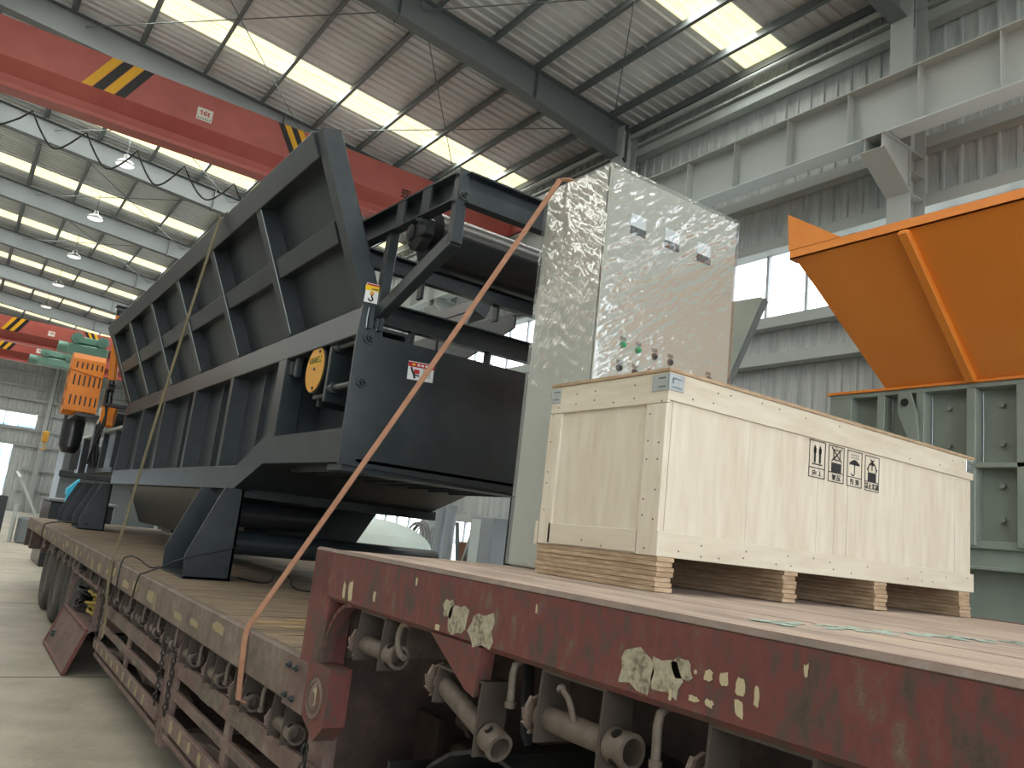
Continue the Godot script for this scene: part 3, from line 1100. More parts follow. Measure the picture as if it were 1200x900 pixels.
	tyre.lathe(Vector3.ZERO, Vector3(1, 0, 0), [Vector2(0.3, 0.05), Vector2(0.33, 0.012), Vector2(0.4, 0.0), Vector2(0.455, 0.012), Vector2(0.485, 0.04), Vector2(0.495, 0.07), Vector2(0.495, 0.22), Vector2(0.485, 0.25), Vector2(0.44, 0.275), Vector2(0.33, 0.275), Vector2(0.3, 0.24)], 40)
	var hub := MB.new()
	hub.lathe(Vector3.ZERO, Vector3(1, 0, 0), [Vector2(0.0, 0.09), Vector2(0.09, 0.09), Vector2(0.1, 0.13), Vector2(0.19, 0.14), Vector2(0.24, 0.1), Vector2(0.28, 0.05), Vector2(0.302, 0.04)], 32)
	var rim := MB.new()
	for i in 10:
		var a := TAU * i / 10
		rim.cyl(Vector3(0.11, cos(a) * 0.15, sin(a) * 0.15), Vector3(0.145, cos(a) * 0.15, sin(a) * 0.15), 0.014, -1, 6)
	var tm := tyre.mesh()
	var hm := hub.mesh()
	var nm := rim.mesh()
	for x in [1.37, 1.69]:
		for z in [-10.95, -12.25, -13.55]:
			var wheel := put(tm, "wheel", mats.tyre, t, Vector3(x, 0.495, z))
			put(hm, "hub", mats.hub, wheel)
			put(nm, "wheel_nuts", mats.bolt_steel, wheel)
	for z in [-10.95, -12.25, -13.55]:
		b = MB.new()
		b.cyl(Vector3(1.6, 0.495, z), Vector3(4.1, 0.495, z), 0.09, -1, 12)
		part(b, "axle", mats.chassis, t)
	for z in [-10.95, -12.25, -13.55]:
		put(tm, "wheel", mats.tyre, t, Vector3(4.0, 0.495, z))
	# tail brackets and flap
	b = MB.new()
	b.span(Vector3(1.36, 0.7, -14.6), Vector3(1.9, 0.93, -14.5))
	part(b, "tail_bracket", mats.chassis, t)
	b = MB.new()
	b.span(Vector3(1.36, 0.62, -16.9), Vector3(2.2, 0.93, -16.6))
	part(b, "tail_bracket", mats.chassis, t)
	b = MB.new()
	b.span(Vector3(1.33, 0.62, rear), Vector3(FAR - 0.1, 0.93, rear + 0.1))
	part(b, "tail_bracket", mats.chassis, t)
	# flakes of reflective tape and chips of old paint on the rails
	b = MB.new()
	flake(b, SIDE - 0.0005, 1.452, -2.135, 0.055, 0.05)
	flake(b, SIDE - 0.0005, 1.442, -2.0, 0.075, 0.052)
	flake(b, SIDE - 0.0005, 1.472, -2.2, 0.03, 0.03)
	flake(b, SIDE - 0.0005, 1.455, -1.363, 0.055, 0.048)
	flake(b, SIDE - 0.0005, 1.452, -1.27, 0.045, 0.04)
	flake(b, SIDE - 0.0005, 1.478, -1.23, 0.03, 0.022)
	tag(part(b, "tape_remnant", mats.tape_flakes, t), "", "", "", "stuff")
	b = MB.new()
	for q in [[-1.155, 1.478, 0.011, 0.012], [-1.115, 1.478, 0.011, 0.014], [-1.075, 1.473, 0.012, 0.016], [-1.035, 1.462, 0.006, 0.018], [-1.19, 1.478, 0.004, 0.005], [-1.19, 1.425, 0.014, 0.006], [-1.15, 1.425, 0.012, 0.008], [-1.075, 1.432, 0.012, 0.017], [-1.255, 1.42, 0.005, 0.012], [-2.93, 1.445, 0.02, 0.042], [-2.99, 1.44, 0.012, 0.03], [-2.72, 1.45, 0.01, 0.02], [-0.93, 1.53, 0.005, 0.012], [-1.75, 1.53, 0.004, 0.012], [-2.42, 1.53, 0.006, 0.014], [-2.25, 1.41, 0.014, 0.01]]:
		flake(b, SIDE - 0.0008, q[1], q[0], q[2], q[3])
	tag(part(b, "paint_chip", mats.cream_chip, t), "", "", "", "stuff")
	b = MB.new()
	for i in 26:
		var z := -4.5 - i * 0.45 - rng.randf() * 0.3
		flake(b, SIDE - 0.0006, 1.03 + rng.randf_range(-0.04, 0.04), z, rng.randf_range(0.02, 0.16), rng.randf_range(0.02, 0.06))
	tag(part(b, "tape_remnant", mats.tape_dull, t), "", "", "", "stuff")
	# blue-green paint spilt on the upper deck, worn pale timber on the lower one
	b = MB.new()
	for i in 46:
		var p := []
		var c := Vector3(1.62 + i * 0.023 + rng.randf_range(-0.05, 0.05), UP - 0.0006, -1.22 + i * 0.005 + rng.randf_range(-0.06, 0.06))
		var sz := rng.randf_range(0.5, 1.3)
		for k in 10:
			var a := TAU * k / 10
			var rr := rng.randf_range(0.45, 1.0) * sz
			p.append(c + Vector3(cos(a) * 0.03 * rr, 0, sin(a) * 0.03 * rr))
		b.plate(p, Vector3(0, 0.0012, 0))
	tag(part(b, "paint_spill", mats.spill, t), "", "", "", "stuff")
	# splintered pale timber by the step, dirt rubbed along the rail's top edge
	b = MB.new()
	for i in 44:
		var p := []
		var c := Vector3(rng.randf_range(1.55, 2.05), LOW - 0.0006, rng.randf_range(-4.5, -3.5))
		var hx := rng.randf_range(0.08, 0.24)
		var hz := rng.randf_range(0.008, 0.03)
		for k in 9:
			var a := TAU * k / 9
			p.append(c + Vector3(cos(a) * hx * rng.randf_range(0.5, 1.0), 0, sin(a) * hz * rng.randf_range(0.6, 1.0)))
		b.plate(p, Vector3(0, 0.0006 + 0.00006 * i, 0))
	tag(part(b, "splintered_timber", mats.splinter, t), "", "", "", "stuff")
	for q in [[1.384, UP, STEP, front], [0.932, LOW, rear, STEP]]:
		b = MB.new()
		b.bar(Vector3(SIDE + 0.0055, q[1] - 0.0045, q[2] + 0.01), Vector3(SIDE + 0.0055, q[1] - 0.0045, q[3] - 0.01), 0.017, 0.003, Vector3(-1, 1, 0))
		part(b, "rubbed_edge", mats.trailer_grime, t)
	# things lying in the toolbox and along the rail: separate things
	var heap := MB.new()
	for k in 7:
		var p := []
		var c := Vector3(1.5 + 0.05 * (k % 3), 0.5 + 0.03 * k, -9.25 + 0.02 * k)
		for i in 22:
			var a := i * 0.62
			p.append(c + Vector3(0.1 * cos(a) + 0.02 * sin(k + i), 0.035 * sin(a * 0.7 + k), 0.34 * sin(a + k * 0.4)))
		heap.tube(p, 0.014, 6)
	var ho := part(heap, "rope_heap", mats.rope_yellow, self)
	tag(ho, "tangled heap of yellow rope inside the trailer's open toolbox", "rope")
	heap = MB.new()
	for k in 4:
		var p := []
		for i in 20:
			var a := i * 0.55
			p.append(Vector3(1.48 + 0.1 * cos(a + k), 0.48 + 0.05 * k + 0.03 * sin(a * 1.3), -10.15 + 0.28 * sin(a)))
		heap.tube(p, 0.012, 6)
	tag(part(heap, "cable_heap", mats.cable_black, self), "dark cables heaped in the trailer's open toolbox", "cable")
	build_tractor()


# rear of a tractor unit, unseen, added as dark fill under the raised front deck
func build_tractor() -> void:
	var t := thing("added_tractor", "dark rear axles and mudguards added as a truck under the raised deck", "truck")
	var b: MB
	for x in [2.3, 3.3]:
		b = MB.new()
		b.span(Vector3(x, 0.62, -2.9), Vector3(x + 0.09, 0.92, 3.0), 0.006)
		part(b, "chassis_rail", mats.chassis, t)
	b = MB.new()
	b.span(Vector3(2.35, 0.92, -1.7), Vector3(3.35, 1.0, -0.6), 0.02)
	part(b, "coupling_plate", mats.chassis, t)
	b = MB.new()
	b.span(Vector3(2.1, 0.45, -2.95), Vector3(3.6, 0.75, -2.85), 0.01)
	part(b, "rear_cross_member", mats.chassis, t)
	var tyre := MB.new()
	tyre.lathe(Vector3.ZERO, Vector3(1, 0, 0), [Vector2(0.3, 0.05), Vector2(0.33, 0.012), Vector2(0.4, 0.0), Vector2(0.455, 0.012), Vector2(0.485, 0.04), Vector2(0.495, 0.07), Vector2(0.495, 0.22), Vector2(0.485, 0.25), Vector2(0.44, 0.275), Vector2(0.33, 0.275), Vector2(0.3, 0.24)], 40)
	var hub := MB.new()
	hub.lathe(Vector3.ZERO, Vector3(1, 0, 0), [Vector2(0.0, 0.09), Vector2(0.09, 0.09), Vector2(0.1, 0.13), Vector2(0.19, 0.14), Vector2(0.24, 0.1), Vector2(0.28, 0.05), Vector2(0.302, 0.04)], 32)
	var tm := tyre.mesh()
	var hm := hub.mesh()
	for z in [-2.0, -0.7]:
		for x in [1.47, 1.79, 3.6, 3.92]:
			var wheel := put(tm, "wheel", mats.tyre, t, Vector3(x, 0.495, z))
			put(hm, "hub", mats.hub, wheel)
		b = MB.new()
		b.cyl(Vector3(1.6, 0.495, z), Vector3(4.05, 0.495, z), 0.1, -1, 14)
		part(b, "axle", mats.chassis, t)
		for x in [1.74, 3.9]:
			b = MB.new()
			var arc := []
			for i in 15:
				var a := PI * (0.02 + 0.96 * i / 14.0)
				arc.append(Vector3(x, 0.5 + 0.585 * sin(a), z - 0.6 * cos(a)))
			b.band(arc, 0.62, 0.012, Vector3(1, 0, 0))
			part(b, "mudguard", mats.mudguard, t)
	for x in [1.74, 3.9]:
		b = MB.new()
		b.span(Vector3(x - 0.3, 0.2, -2.66), Vector3(x + 0.3, 0.9, -2.64))
		part(b, "mud_flap", mats.mudguard, t)


# ---------------------------------------------------------------- the feeding machine on the lower deck
const MX := 1.876         # outer face of its near side
const MF := -4.556        # its front face
const MR := -12.72        # rear end of the hopper


func flare(s: float, z: float, inward := 0.0, mirror := false) -> Vector3:   # a point on the flared upper wall
	var p := Vector3(MX - 0.446 * s + 0.918 * inward, 3.02 + 1.03 * s + 0.397 * inward, z)
	return Vector3(2.0 * 2.83 - p.x, p.y, z) if mirror else p


func flare_box(b: MB, s0: float, s1: float, z0: float, z1: float, d0: float, d1: float, mirror := false) -> void:
	var a := flare(s0, 0.0, (d0 + d1) * 0.5, mirror)
	var c := flare(s1, 0.0, (d0 + d1) * 0.5, mirror)
	var v := (c - a).normalized()
	b.box(Vector3((a.x + c.x) * 0.5, (a.y + c.y) * 0.5, (z0 + z1) * 0.5), Vector3(a.distance_to(c), absf(d1 - d0), absf(z1 - z0)), 0.006, Basis(v, Vector3(0, 0, 1).cross(v), Vector3(0, 0, 1)))


func hex(b: MB, at: Vector3, dir: Vector3, r: float) -> void:
	b.cyl(at, at + dir * 0.012, r * 1.5, -1, 18)
	b.cyl(at + dir * 0.012, at + dir * (0.012 + r * 0.8), r, -1, 6)
	b.cyl(at + dir * 0.012, at + dir * (0.03 + r * 1.3), r * 0.55, -1, 12)


func build_machine() -> void:
	var t := thing("feeding_machine", "dark blue-grey hopper feeder with ribbed flared sides on the lower deck", "machine")
	var b: MB
	var ribs := [-12.63, -11.33, -9.95, -8.62, -7.28, -5.93]
	# --- both side walls; the far one is mostly hidden
	for far in [false, true]:
		var xs := func(x: float) -> float: return 2.0 * 2.83 - x if far else x
		# flared upper panel with ribs, stiffeners and top rail
		b = MB.new()
		flare_box(b, 0.0, 0.98, MR, MF - 0.02 if not far else -6.9, 0.13, 0.142, far)
		part(b, "hopper_panel", mats.machine, t)
		b = MB.new()
		flare_box(b, 0.87, 1.02, MR - 0.04, MF - 0.112 if not far else -6.9, -0.012, 0.15, far)
		part(b, "top_rail", mats.machine, t)
		b = MB.new()
		b.span(Vector3(xs.call(MX), 2.845, MR - 0.02), Vector3(xs.call(MX + 0.16), 3.022, MF - 0.022 if not far else -6.9), 0.006)
		part(b, "middle_rail", mats.machine, t)
		for i in ribs.size():
			if far and ribs[i] > -6.9:
				continue
			b = MB.new()
			flare_box(b, 0.0, 0.88, ribs[i] - 0.055, ribs[i] + 0.055, 0.0, 0.135, far)
			part(b, "hopper_rib", mats.machine, t)
		if far:
			continue
		for i in ribs.size():
			var z0: float = ribs[i] + 0.055
			var z1: float = (ribs[i + 1] if i + 1 < ribs.size() else MF - 0.12) - 0.055
			b = MB.new()
			flare_box(b, 0.39, 0.52, z0, z1, 0.015, 0.13)
			part(b, "stiffener", mats.machine, t)
	# weld beads along the rib edges
	for z in ribs:
		b = MB.new()
		b.tube([flare(0.02, z + 0.058, 0.004), flare(0.45, z + 0.058, 0.004), flare(0.87, z + 0.058, 0.004)], 0.005, 5)
		part(b, "weld_bead", mats.weld, t)
	# --- vertical lower side
	b = MB.new()
	b.span(Vector3(MX, 1.855, -12.86), Vector3(MX + 0.14, 2.05, -6.68), 0.006)
	part(b, "bottom_beam", mats.machine, t)
	b = MB.new()
	b.plate([Vector3(MX, 2.05, -6.69), Vector3(MX, 1.855, -6.69), Vector3(MX, 2.055, -6.03), Vector3(MX, 2.255, -6.12)], Vector3(0.14, 0, 0))
	part(b, "slanted_beam", mats.machine, t)
	b = MB.new()
	b.plate([Vector3(MX, 2.055, -6.03), Vector3(MX, 2.255, -6.12), Vector3(MX, 2.255, MF - 0.022), Vector3(MX, 2.045, MF - 0.022)], Vector3(0.14, 0, 0))
	part(b, "front_beam", mats.machine, t)
	for z in [-12.76, -11.4, -10.13, -8.66, -7.3]:
		b = MB.new()
		b.span(Vector3(MX + 0.002, 2.05, z - 0.045), Vector3(MX + 0.16, 2.85, z + 0.045), 0.004)
		part(b, "side_rib", mats.machine, t)
	b = MB.new()
	b.span(Vector3(MX + 0.002, 2.25, -6.05), Vector3(MX + 0.16, 2.85, -5.87), 0.004)
	part(b, "side_rib", mats.machine, t)
	b = MB.new()
	b.plate([Vector3(MX + 0.15, 2.04, -12.8), Vector3(MX + 0.15, 2.04, -6.5), Vector3(MX + 0.15, 2.25, -5.9), Vector3(MX + 0.15, 2.9, -5.9), Vector3(MX + 0.15, 2.9, -12.8)], Vector3(0.012, 0, 0))
	part(b, "side_panel", mats.machine, t)
	for z in [-12.0, -10.75, -9.4, -8.0, -6.7]:
		b = MB.new()
		b.span(Vector3(MX + 0.11, 2.05, z - 0.02), Vector3(MX + 0.15, 2.85, z + 0.02))
		part(b, "panel_strip", mats.machine, t)
	# far side, lower half
	b = MB.new()
	b.span(Vector3(3.64, 2.05, -12.8), Vector3(3.66, 2.9, -6.9))
	part(b, "far_side_panel", mats.machine, t)
	# belly plates
	b = MB.new()
	b.span(Vector3(MX + 0.1, 1.86, -12.8), Vector3(3.7, 1.9, -6.7))
	part(b, "belly_plate", mats.machine, t)
	b = MB.new()
	b.plate([Vector3(2.1, 1.88, -12.8), Vector3(2.35, 1.36, -12.8), Vector3(3.3, 1.36, -12.8), Vector3(3.6, 1.88, -12.8)], Vector3(0, 0, 5.3))  # added block standing in for the dark shade under the machine
	part(b, "belly_trough", mats.machine, t)
	b = MB.new()
	b.plate([Vector3(MX + 0.1, 1.87, -6.7), Vector3(MX + 0.1, 2.06, -6.0), Vector3(MX + 0.1, 2.06, MF), Vector3(3.75, 2.06, MF), Vector3(3.75, 2.06, -6.0), Vector3(3.75, 1.87, -6.7)].slice(0, 3) + [Vector3(MX + 0.1, 2.08, MF), Vector3(MX + 0.1, 2.08, -6.0), Vector3(MX + 0.1, 1.89, -6.7)], Vector3(1.75, 0, 0))
	part(b, "front_belly", mats.machine, t)
	for i in 8:
		b = MB.new()
		b.bar(Vector3(2.1 + i * 0.2, 2.045, -6.0), Vector3(2.12 + i * 0.2, 2.045, MF - 0.26), 0.02, 0.05)
		part(b, "belly_rib", mats.machine, t)
	b = MB.new()
	b.span(Vector3(MX + 0.1, 1.8, -6.9), Vector3(3.8, 1.88, -6.72))
	part(b, "cross_beam", mats.machine, t)
	# --- front: slanted posts and the wide plate
	for far in [false, true]:
		var xs := func(x: float) -> float: return 2.0 * 2.83 - x if far else x
		b = MB.new()
		b.plate([Vector3(xs.call(1.43), 4.055, MF - 0.11), Vector3(xs.call(1.55), 4.09, MF - 0.11), Vector3(xs.call(2.005), 3.02, MF - 0.11), Vector3(xs.call(1.878), 3.02, MF - 0.11)], Vector3(0, 0, 0.11))
		if not far:
			part(b, "front_post", mats.machine, t)
	b = MB.new()
	b.plate([Vector3(1.865, 2.034, MF - 0.02), Vector3(1.862, 2.87, MF - 0.02), Vector3(1.872, 3.03, MF - 0.02), Vector3(2.01, 3.05, MF - 0.02), Vector3(2.03, 2.86, MF - 0.02), Vector3(3.8, 2.86, MF - 0.02), Vector3(3.8, 2.0, MF - 0.02)], Vector3(0, 0, 0.02))
	part(b, "front_plate", mats.machine, t)
	b = MB.new()
	b.span(Vector3(2.0, 2.84, MF - 0.3), Vector3(3.8, 2.862, MF - 0.02))
	b.span(Vector3(1.9, 2.0, MF - 0.25), Vector3(3.8, 2.04, MF - 0.02))
	part(b, "front_return", mats.machine, t)
	for y in [2.831, 2.553]:
		b = MB.new()
		hex(b, Vector3(1.942, y, MF), Vector3(0, 0, 1), 0.027)
		part(b, "bolt", mats.machine, t)
		b = MB.new()
		b.cyl(Vector3(1.942, y, MF - 0.02), Vector3(1.942, y, -5.1), 0.022, -1, 12)
		b.cyl(Vector3(1.942, y, -4.98), Vector3(1.942, y, -5.04), 0.04, -1, 6)
		part(b, "tension_rod", mats.bolt_steel, t)
	# lifting lug and its welds
	for q in [[1.915, 0.028], [1.985, 0.04]]:
		b = MB.new()
		b.plate([Vector3(q[0], 2.885, MF), Vector3(q[0], 3.03, MF), Vector3(q[0], 3.0, MF + 0.05), Vector3(q[0], 2.885, MF + 0.035)], Vector3(q[1] * 0.6, 0, 0))
		var lug := part(b, "lifting_lug", mats.machine, t)
		b = MB.new()
		b.tube([Vector3(q[0] - 0.004, 2.89, MF + 0.004), Vector3(q[0] - 0.006, 2.95, MF + 0.004), Vector3(q[0] - 0.003, 3.02, MF + 0.004)], 0.006, 5)
		part(b, "weld_bead", mats.weld, lug)
	# hook sticker
	b = MB.new()
	var hx := Vector3(0.09, 0.005, 0)
	var hy := Vector3(0.004, 0.125, 0)
	var ho := Vector3(1.87, 3.05, MF + 0.001)
	b.plate([ho, ho + hx, ho + hx + hy, ho + hy], Vector3(0, 0, 0.0015))
	var st := part(b, "hook_sticker", mats.label_white, t)
	st.set_meta("label", "white sticker with a black hook under a yellow strip")
	for q in [["print_yellow", 0.62, 0.88], ["print_red", 0.88, 0.97]]:
		b = MB.new()
		strokes(b, ho, hx, hy, [[0.06, (q[1] + q[2]) * 0.5, 0.94, (q[1] + q[2]) * 0.5]], 0.125 * (q[2] - q[1]), 0.0018)
		part(b, "strip", mats[q[0]], st)
	b = MB.new()
	strokes(b, ho, hx, hy, [[0.5, 0.4, 0.52, 0.3], [0.52, 0.3, 0.62, 0.22], [0.62, 0.22, 0.62, 0.15], [0.62, 0.15, 0.5, 0.09], [0.5, 0.09, 0.36, 0.12], [0.36, 0.12, 0.3, 0.2]], 0.009, 0.002)
	strokes(b, ho, hx, hy, [[0.45, 0.72, 0.9, 0.72]], 0.006, 0.0024)
	part(b, "hook_print", mats.print_black, st)
	b = MB.new()
	b.cyl(ho + hx * 0.5 + hy * 0.48 + Vector3(0, 0, 0.001), ho + hx * 0.5 + hy * 0.48 + Vector3(0, 0, 0.0035), 0.014, -1, 14)
	part(b, "hook_block_print", mats.cap_yellow, st)
	# danger sticker
	var so := Vector3(2.238, 2.632, MF + 0.001)
	var sx := Vector3(0.187, 0.009, 0)
	var sy := Vector3(-0.003, 0.119, 0)
	b = MB.new()
	b.plate([so, so + sx, so + sx + sy, so + sy], Vector3(0, 0, 0.0015))
	st = part(b, "warning_sticker", mats.label_white, t)
	st.set_meta("label", "white warning sticker with red header and black hand")
	b = MB.new()
	strokes(b, so, sx, sy, [[0.05, 0.83, 0.96, 0.83]], 0.031, 0.0018)
	part(b, "header", mats.print_red, st)
	b = MB.new()
	for i in 4:
		strokes(b, so, sx, sy, [[0.36 + i * 0.15, 0.83, 0.42 + i * 0.15, 0.83]], 0.012, 0.0022)
	part(b, "header_print", mats.label_white, st)
	b = MB.new()
	strokes(b, so, sx, sy, [[0.17, 0.83, 0.23, 0.83]], 0.012, 0.0022)
	part(b, "warning_triangle", mats.print_yellow, st)
	b = MB.new()
	strokes(b, so, sx, sy, [[0.12, 0.64, 0.17, 0.48], [0.17, 0.48, 0.24, 0.3], [0.24, 0.3, 0.28, 0.12]], 0.014, 0.0018)
	strokes(b, so, sx, sy, [[0.24, 0.28, 0.44, 0.24]], 0.009, 0.0019)
	for i in 5:
		strokes(b, so, sx, sy, [[0.58, 0.62 - i * 0.1, 0.66, 0.62 - i * 0.1], [0.72, 0.64 - i * 0.1, 0.88, 0.64 - i * 0.1]], 0.0035, 0.0018)
	part(b, "hand_print", mats.print_black, st)
	b = MB.new()
	strokes(b, so, sx, sy, [[0.28, 0.46, 0.4, 0.46]], 0.028, 0.0017)
	part(b, "red_print", mats.print_red, st)
	# --- end bearing and drum with the yellow cap in the side recess
	b = MB.new()
	b.span(Vector3(2.2, 2.05, -5.9), Vector3(2.22, 2.9, MF - 0.02))
	part(b, "recess_back", mats.machine, t)
	b = MB.new()
	b.span(Vector3(1.97, 2.05, -5.92), Vector3(2.22, 3.02, -5.89))
	part(b, "recess_side", mats.machine, t)
	b = MB.new()
	b.span(Vector3(MX + 0.14, 2.2, -5.89), Vector3(2.2, 2.22, MF - 0.02))
	part(b, "recess_floor", mats.machine, t)
	b = MB.new()
	b.span(Vector3(MX + 0.16, 2.9, -5.89), Vector3(2.22, 2.92, MF - 0.02))
	part(b, "recess_roof", mats.machine, t)
	var c := Vector3(1.892, 2.7, -5.28)
	b = MB.new()
	b.lathe(c, Vector3(1, 0, 0), [Vector2(0, 0.001), Vector2(0.165, 0.001), Vector2(0.17, 0.006), Vector2(0.17, 0.3), Vector2(0, 0.3)], 40)
	var drum := part(b, "end_drum", mats.rubber, t)
	b = MB.new()
	b.cyl(c + Vector3(-0.004, 0, 0), c + Vector3(0.001, 0, 0), 0.16, -1, 40)
	part(b, "end_cap", mats.cap_yellow, drum)
	b = MB.new()
	b.span(c + Vector3(-0.0055, 0.035, -0.105), c + Vector3(-0.004, 0.085, 0.105))
	part(b, "name_strip", mats.print_yellow, drum)
	lettering("VANELI", 0.062, mats.print_black, "name_print", drum, c + Vector3(-0.0062, 0.062, 0), Basis(Vector3(0, 0, 1), Vector3(0, 1, 0), Vector3(-1, 0, 0)))
	for q in [[0.12, 0.06], [-0.135, 0.02], [0.0, 0.0]]:
		b = MB.new()
		b.cyl(c + Vector3(-0.012, q[0], q[1]), c + Vector3(-0.003, q[0], q[1]), 0.011, -1, 8)
		part(b, "cap_screw", mats.bolt_steel, drum)
	b = MB.new()
	b.span(Vector3(1.9, 2.46, -5.08), Vector3(2.14, 2.87, -5.04), 0.004)
	part(b, "bearing_plate", mats.machine, t)
	b = MB.new()
	b.span(Vector3(1.93, 2.5, -5.35), Vector3(2.18, 2.53, -5.05), 0.004)
	b.span(Vector3(1.95, 2.45, -5.3), Vector3(2.15, 2.5, -5.27))
	part(b, "bearing_foot", mats.machine, t)
	b = MB.new()
	b.span(Vector3(1.91, 2.7, -5.78), Vector3(1.96, 2.85, -5.72), 0.01)
	b.span(Vector3(1.9, 2.72, -5.86), Vector3(1.95, 2.83, -5.8), 0.01)
	part(b, "hinge_lug", mats.machine, t)
	# --- discharge conveyor frame rising out of the front
	for x in [2.0, 3.66]:
		b = MB.new()
		b.plate([Vector3(x - 0.006, 3.66, -3.7), Vector3(x - 0.006, 3.49, -3.7), Vector3(x - 0.006, 3.56, -5.5), Vector3(x - 0.006, 3.74, -5.5)], Vector3(0.012, 0, 0))
		b.bar(Vector3(x - 0.03, 3.655, -3.7), Vector3(x - 0.03, 3.735, -5.5), 0.07, 0.01)
		b.bar(Vector3(x - 0.03, 3.495, -3.7), Vector3(x - 0.03, 3.565, -5.5), 0.07, 0.01)
		part(b, "conveyor_rail", mats.machine, t)
		for z in [-4.02, -4.35]:
			b = MB.new()
			b.span(Vector3(x - 0.062, 3.51, z - 0.055), Vector3(x - 0.05, 3.68, z + 0.055))
			part(b, "rail_plate", mats.machine, t)
		b = MB.new()
		b.span(Vector3(x - 0.045, 3.25, -3.73), Vector3(x + 0.02, 3.685, -3.67), 0.004)
		part(b, "corner_post", mats.machine, t)
		b = MB.new()
		hex(b, Vector3(x - 0.01, 3.53, -3.67), Vector3(0, 0, 1), 0.02)
		part(b, "bolt", mats.bolt_steel, t)
		b = MB.new()
		b.bar(Vector3(x - 0.01, 3.28, -3.7), Vector3(x - 0.01, 2.98, -4.6), 0.07, 0.085, Vector3(0, 1, 0), 0.004)
		part(b, "diagonal_brace", mats.machine, t)
		b = MB.new()
		b.bar(Vector3(x - 0.01, 2.9, -4.57), Vector3(x - 0.01, 3.56, -4.52), 0.07, 0.06, Vector3(1, 0, 0), 0.004)
		part(b, "upright", mats.machine, t)
		# bearing of the head drum
		b = MB.new()
		b.lathe(Vector3(x, 3.44, -4.2), Vector3(-1 if x < 3 else 1, 0, 0), [Vector2(0.1, -0.05), Vector2(0.1, 0.01), Vector2(0.075, 0.03), Vector2(0.05, 0.035), Vector2(0.05, 0.05), Vector2(0.0, 0.055)], 24)
		b.box(Vector3(x, 3.45, -4.09), Vector3(0.07, 0.1, 0.1), 0.008)
		var br := part(b, "drum_bearing", mats.rubber, t)
		b = MB.new()
		b.cyl(Vector3(x - 0.02, 3.47, -4.05), Vector3(x - 0.07, 3.47, -4.05), 0.018, -1, 6)
		b.cyl(Vector3(x - 0.02, 3.47, -4.05), Vector3(x - 0.09, 3.47, -4.05), 0.01, -1, 8)
		part(b, "bearing_bolt", mats.bolt_steel, br)
	b = MB.new()
	b.plate([Vector3(2.0, 3.665, -3.69), Vector3(3.68, 3.665, -3.69), Vector3(3.68, 3.48, -3.69), Vector3(2.0, 3.48, -3.69)], Vector3(0, 0, -0.01))
	b.span(Vector3(2.0, 3.655, -3.69), Vector3(3.68, 3.665, -3.63))
	b.span(Vector3(2.0, 3.48, -3.69), Vector3(3.68, 3.49, -3.63))
	part(b, "front_channel", mats.machine, t)
	b = MB.new()
	b.cyl(Vector3(2.09, 3.44, -4.2), Vector3(3.6, 3.44, -4.2), 0.17, -1, 48)
	b.cyl(Vector3(1.97, 3.44, -4.2), Vector3(3.7, 3.44, -4.2), 0.035, -1, 16)
	part(b, "head_drum", mats.rubber, t)
	# cross channels behind the drum, with idler brackets
	for q in [[-5.0, 3.42, 3.55], [-5.05, 3.06, 3.22], [-5.9, 3.3, 3.42]]:
		b = MB.new()
		var z: float = q[0]
		b.span(Vector3(1.98, q[1], z - 0.008), Vector3(3.7, q[2], z))
		b.span(Vector3(1.98, q[2] - 0.01, z), Vector3(3.7, q[2], z + 0.06))
		b.span(Vector3(1.98, q[1], z), Vector3(3.7, q[1] + 0.01, z + 0.06))
		part(b, "cross_channel", mats.machine, t)
		for x in [2.45, 3.1]:
			b = MB.new()
			b.span(Vector3(x, q[1] - 0.12, z - 0.02), Vector3(x + 0.025, q[1] + 0.02, z + 0.05), 0.004)
			part(b, "idler_bracket", mats.machine, t)
	b = MB.new()
	b.plate([Vector3(3.66, 2.98, -7.6), Vector3(3.66, 3.62, -7.6), Vector3(3.66, 3.62, -5.55), Vector3(3.66, 3.48, -5.55)], Vector3(0.02, 0, 0))
	part(b, "far_skirt", mats.machine, t)
	# --- legs: pairs of slanted plates with a web
	for q in [[-6.66, -7.4, 0.0, 1], [-14.1, -14.9, 0.13, 1], [-16.2, -17.0, 0.13, 1]]:
		var dx: float = q[2]
		var prof := [Vector2(1.611, LOW), Vector2(1.597, 1.311), Vector2(1.728, 1.654), Vector2(1.812, 1.86), Vector2(1.968, 1.86), Vector2(1.972, LOW)]
		for side in [1.0, -1.0]:
			var xs := func(x: float) -> float: return x + dx if side > 0 else 2.0 * 2.83 - x - dx
			if side < 0 and q[0] > -7.0:
				continue
			b = MB.new()
			for z in [q[0], q[1]]:
				var p := []
				for v in prof:
					p.append(Vector3(xs.call(v.x), v.y, z))
				b.plate(p, Vector3(0, 0, -0.02))
			b.span(Vector3(xs.call(1.95), LOW, q[1]), Vector3(xs.call(1.97), 1.86, q[0]))
			b.span(Vector3(xs.call(1.6), LOW, q[1] - 0.02), Vector3(xs.call(1.98), LOW + 0.016, q[0]))
			part(b, "leg", mats.machine, t)
	b = MB.new()
	b.span(Vector3(3.86, LOW, -5.6), Vector3(4.12, 2.05, -5.3))
	part(b, "far_leg", mats.machine, t)
	# lower return roller and the beam in front of it
	b = MB.new()
	b.cyl(Vector3(2.0, 1.66, -6.95), Vector3(2.72, 1.675, -6.95), 0.11, -1, 32)
	var rr := part(b, "return_roller", mats.rubber, t)
	b = MB.new()
	b.plate([Vector3(2.76, 1.54, -6.95), Vector3(2.76, 1.79, -7.02), Vector3(2.76, 1.79, -6.88), Vector3(2.76, 1.66, -6.84)], Vector3(0.03, 0, 0))
	b.cyl(Vector3(2.7, 1.675, -6.95), Vector3(2.86, 1.675, -6.95), 0.03, -1, 12)
	part(b, "roller_bracket", mats.machine, rr)
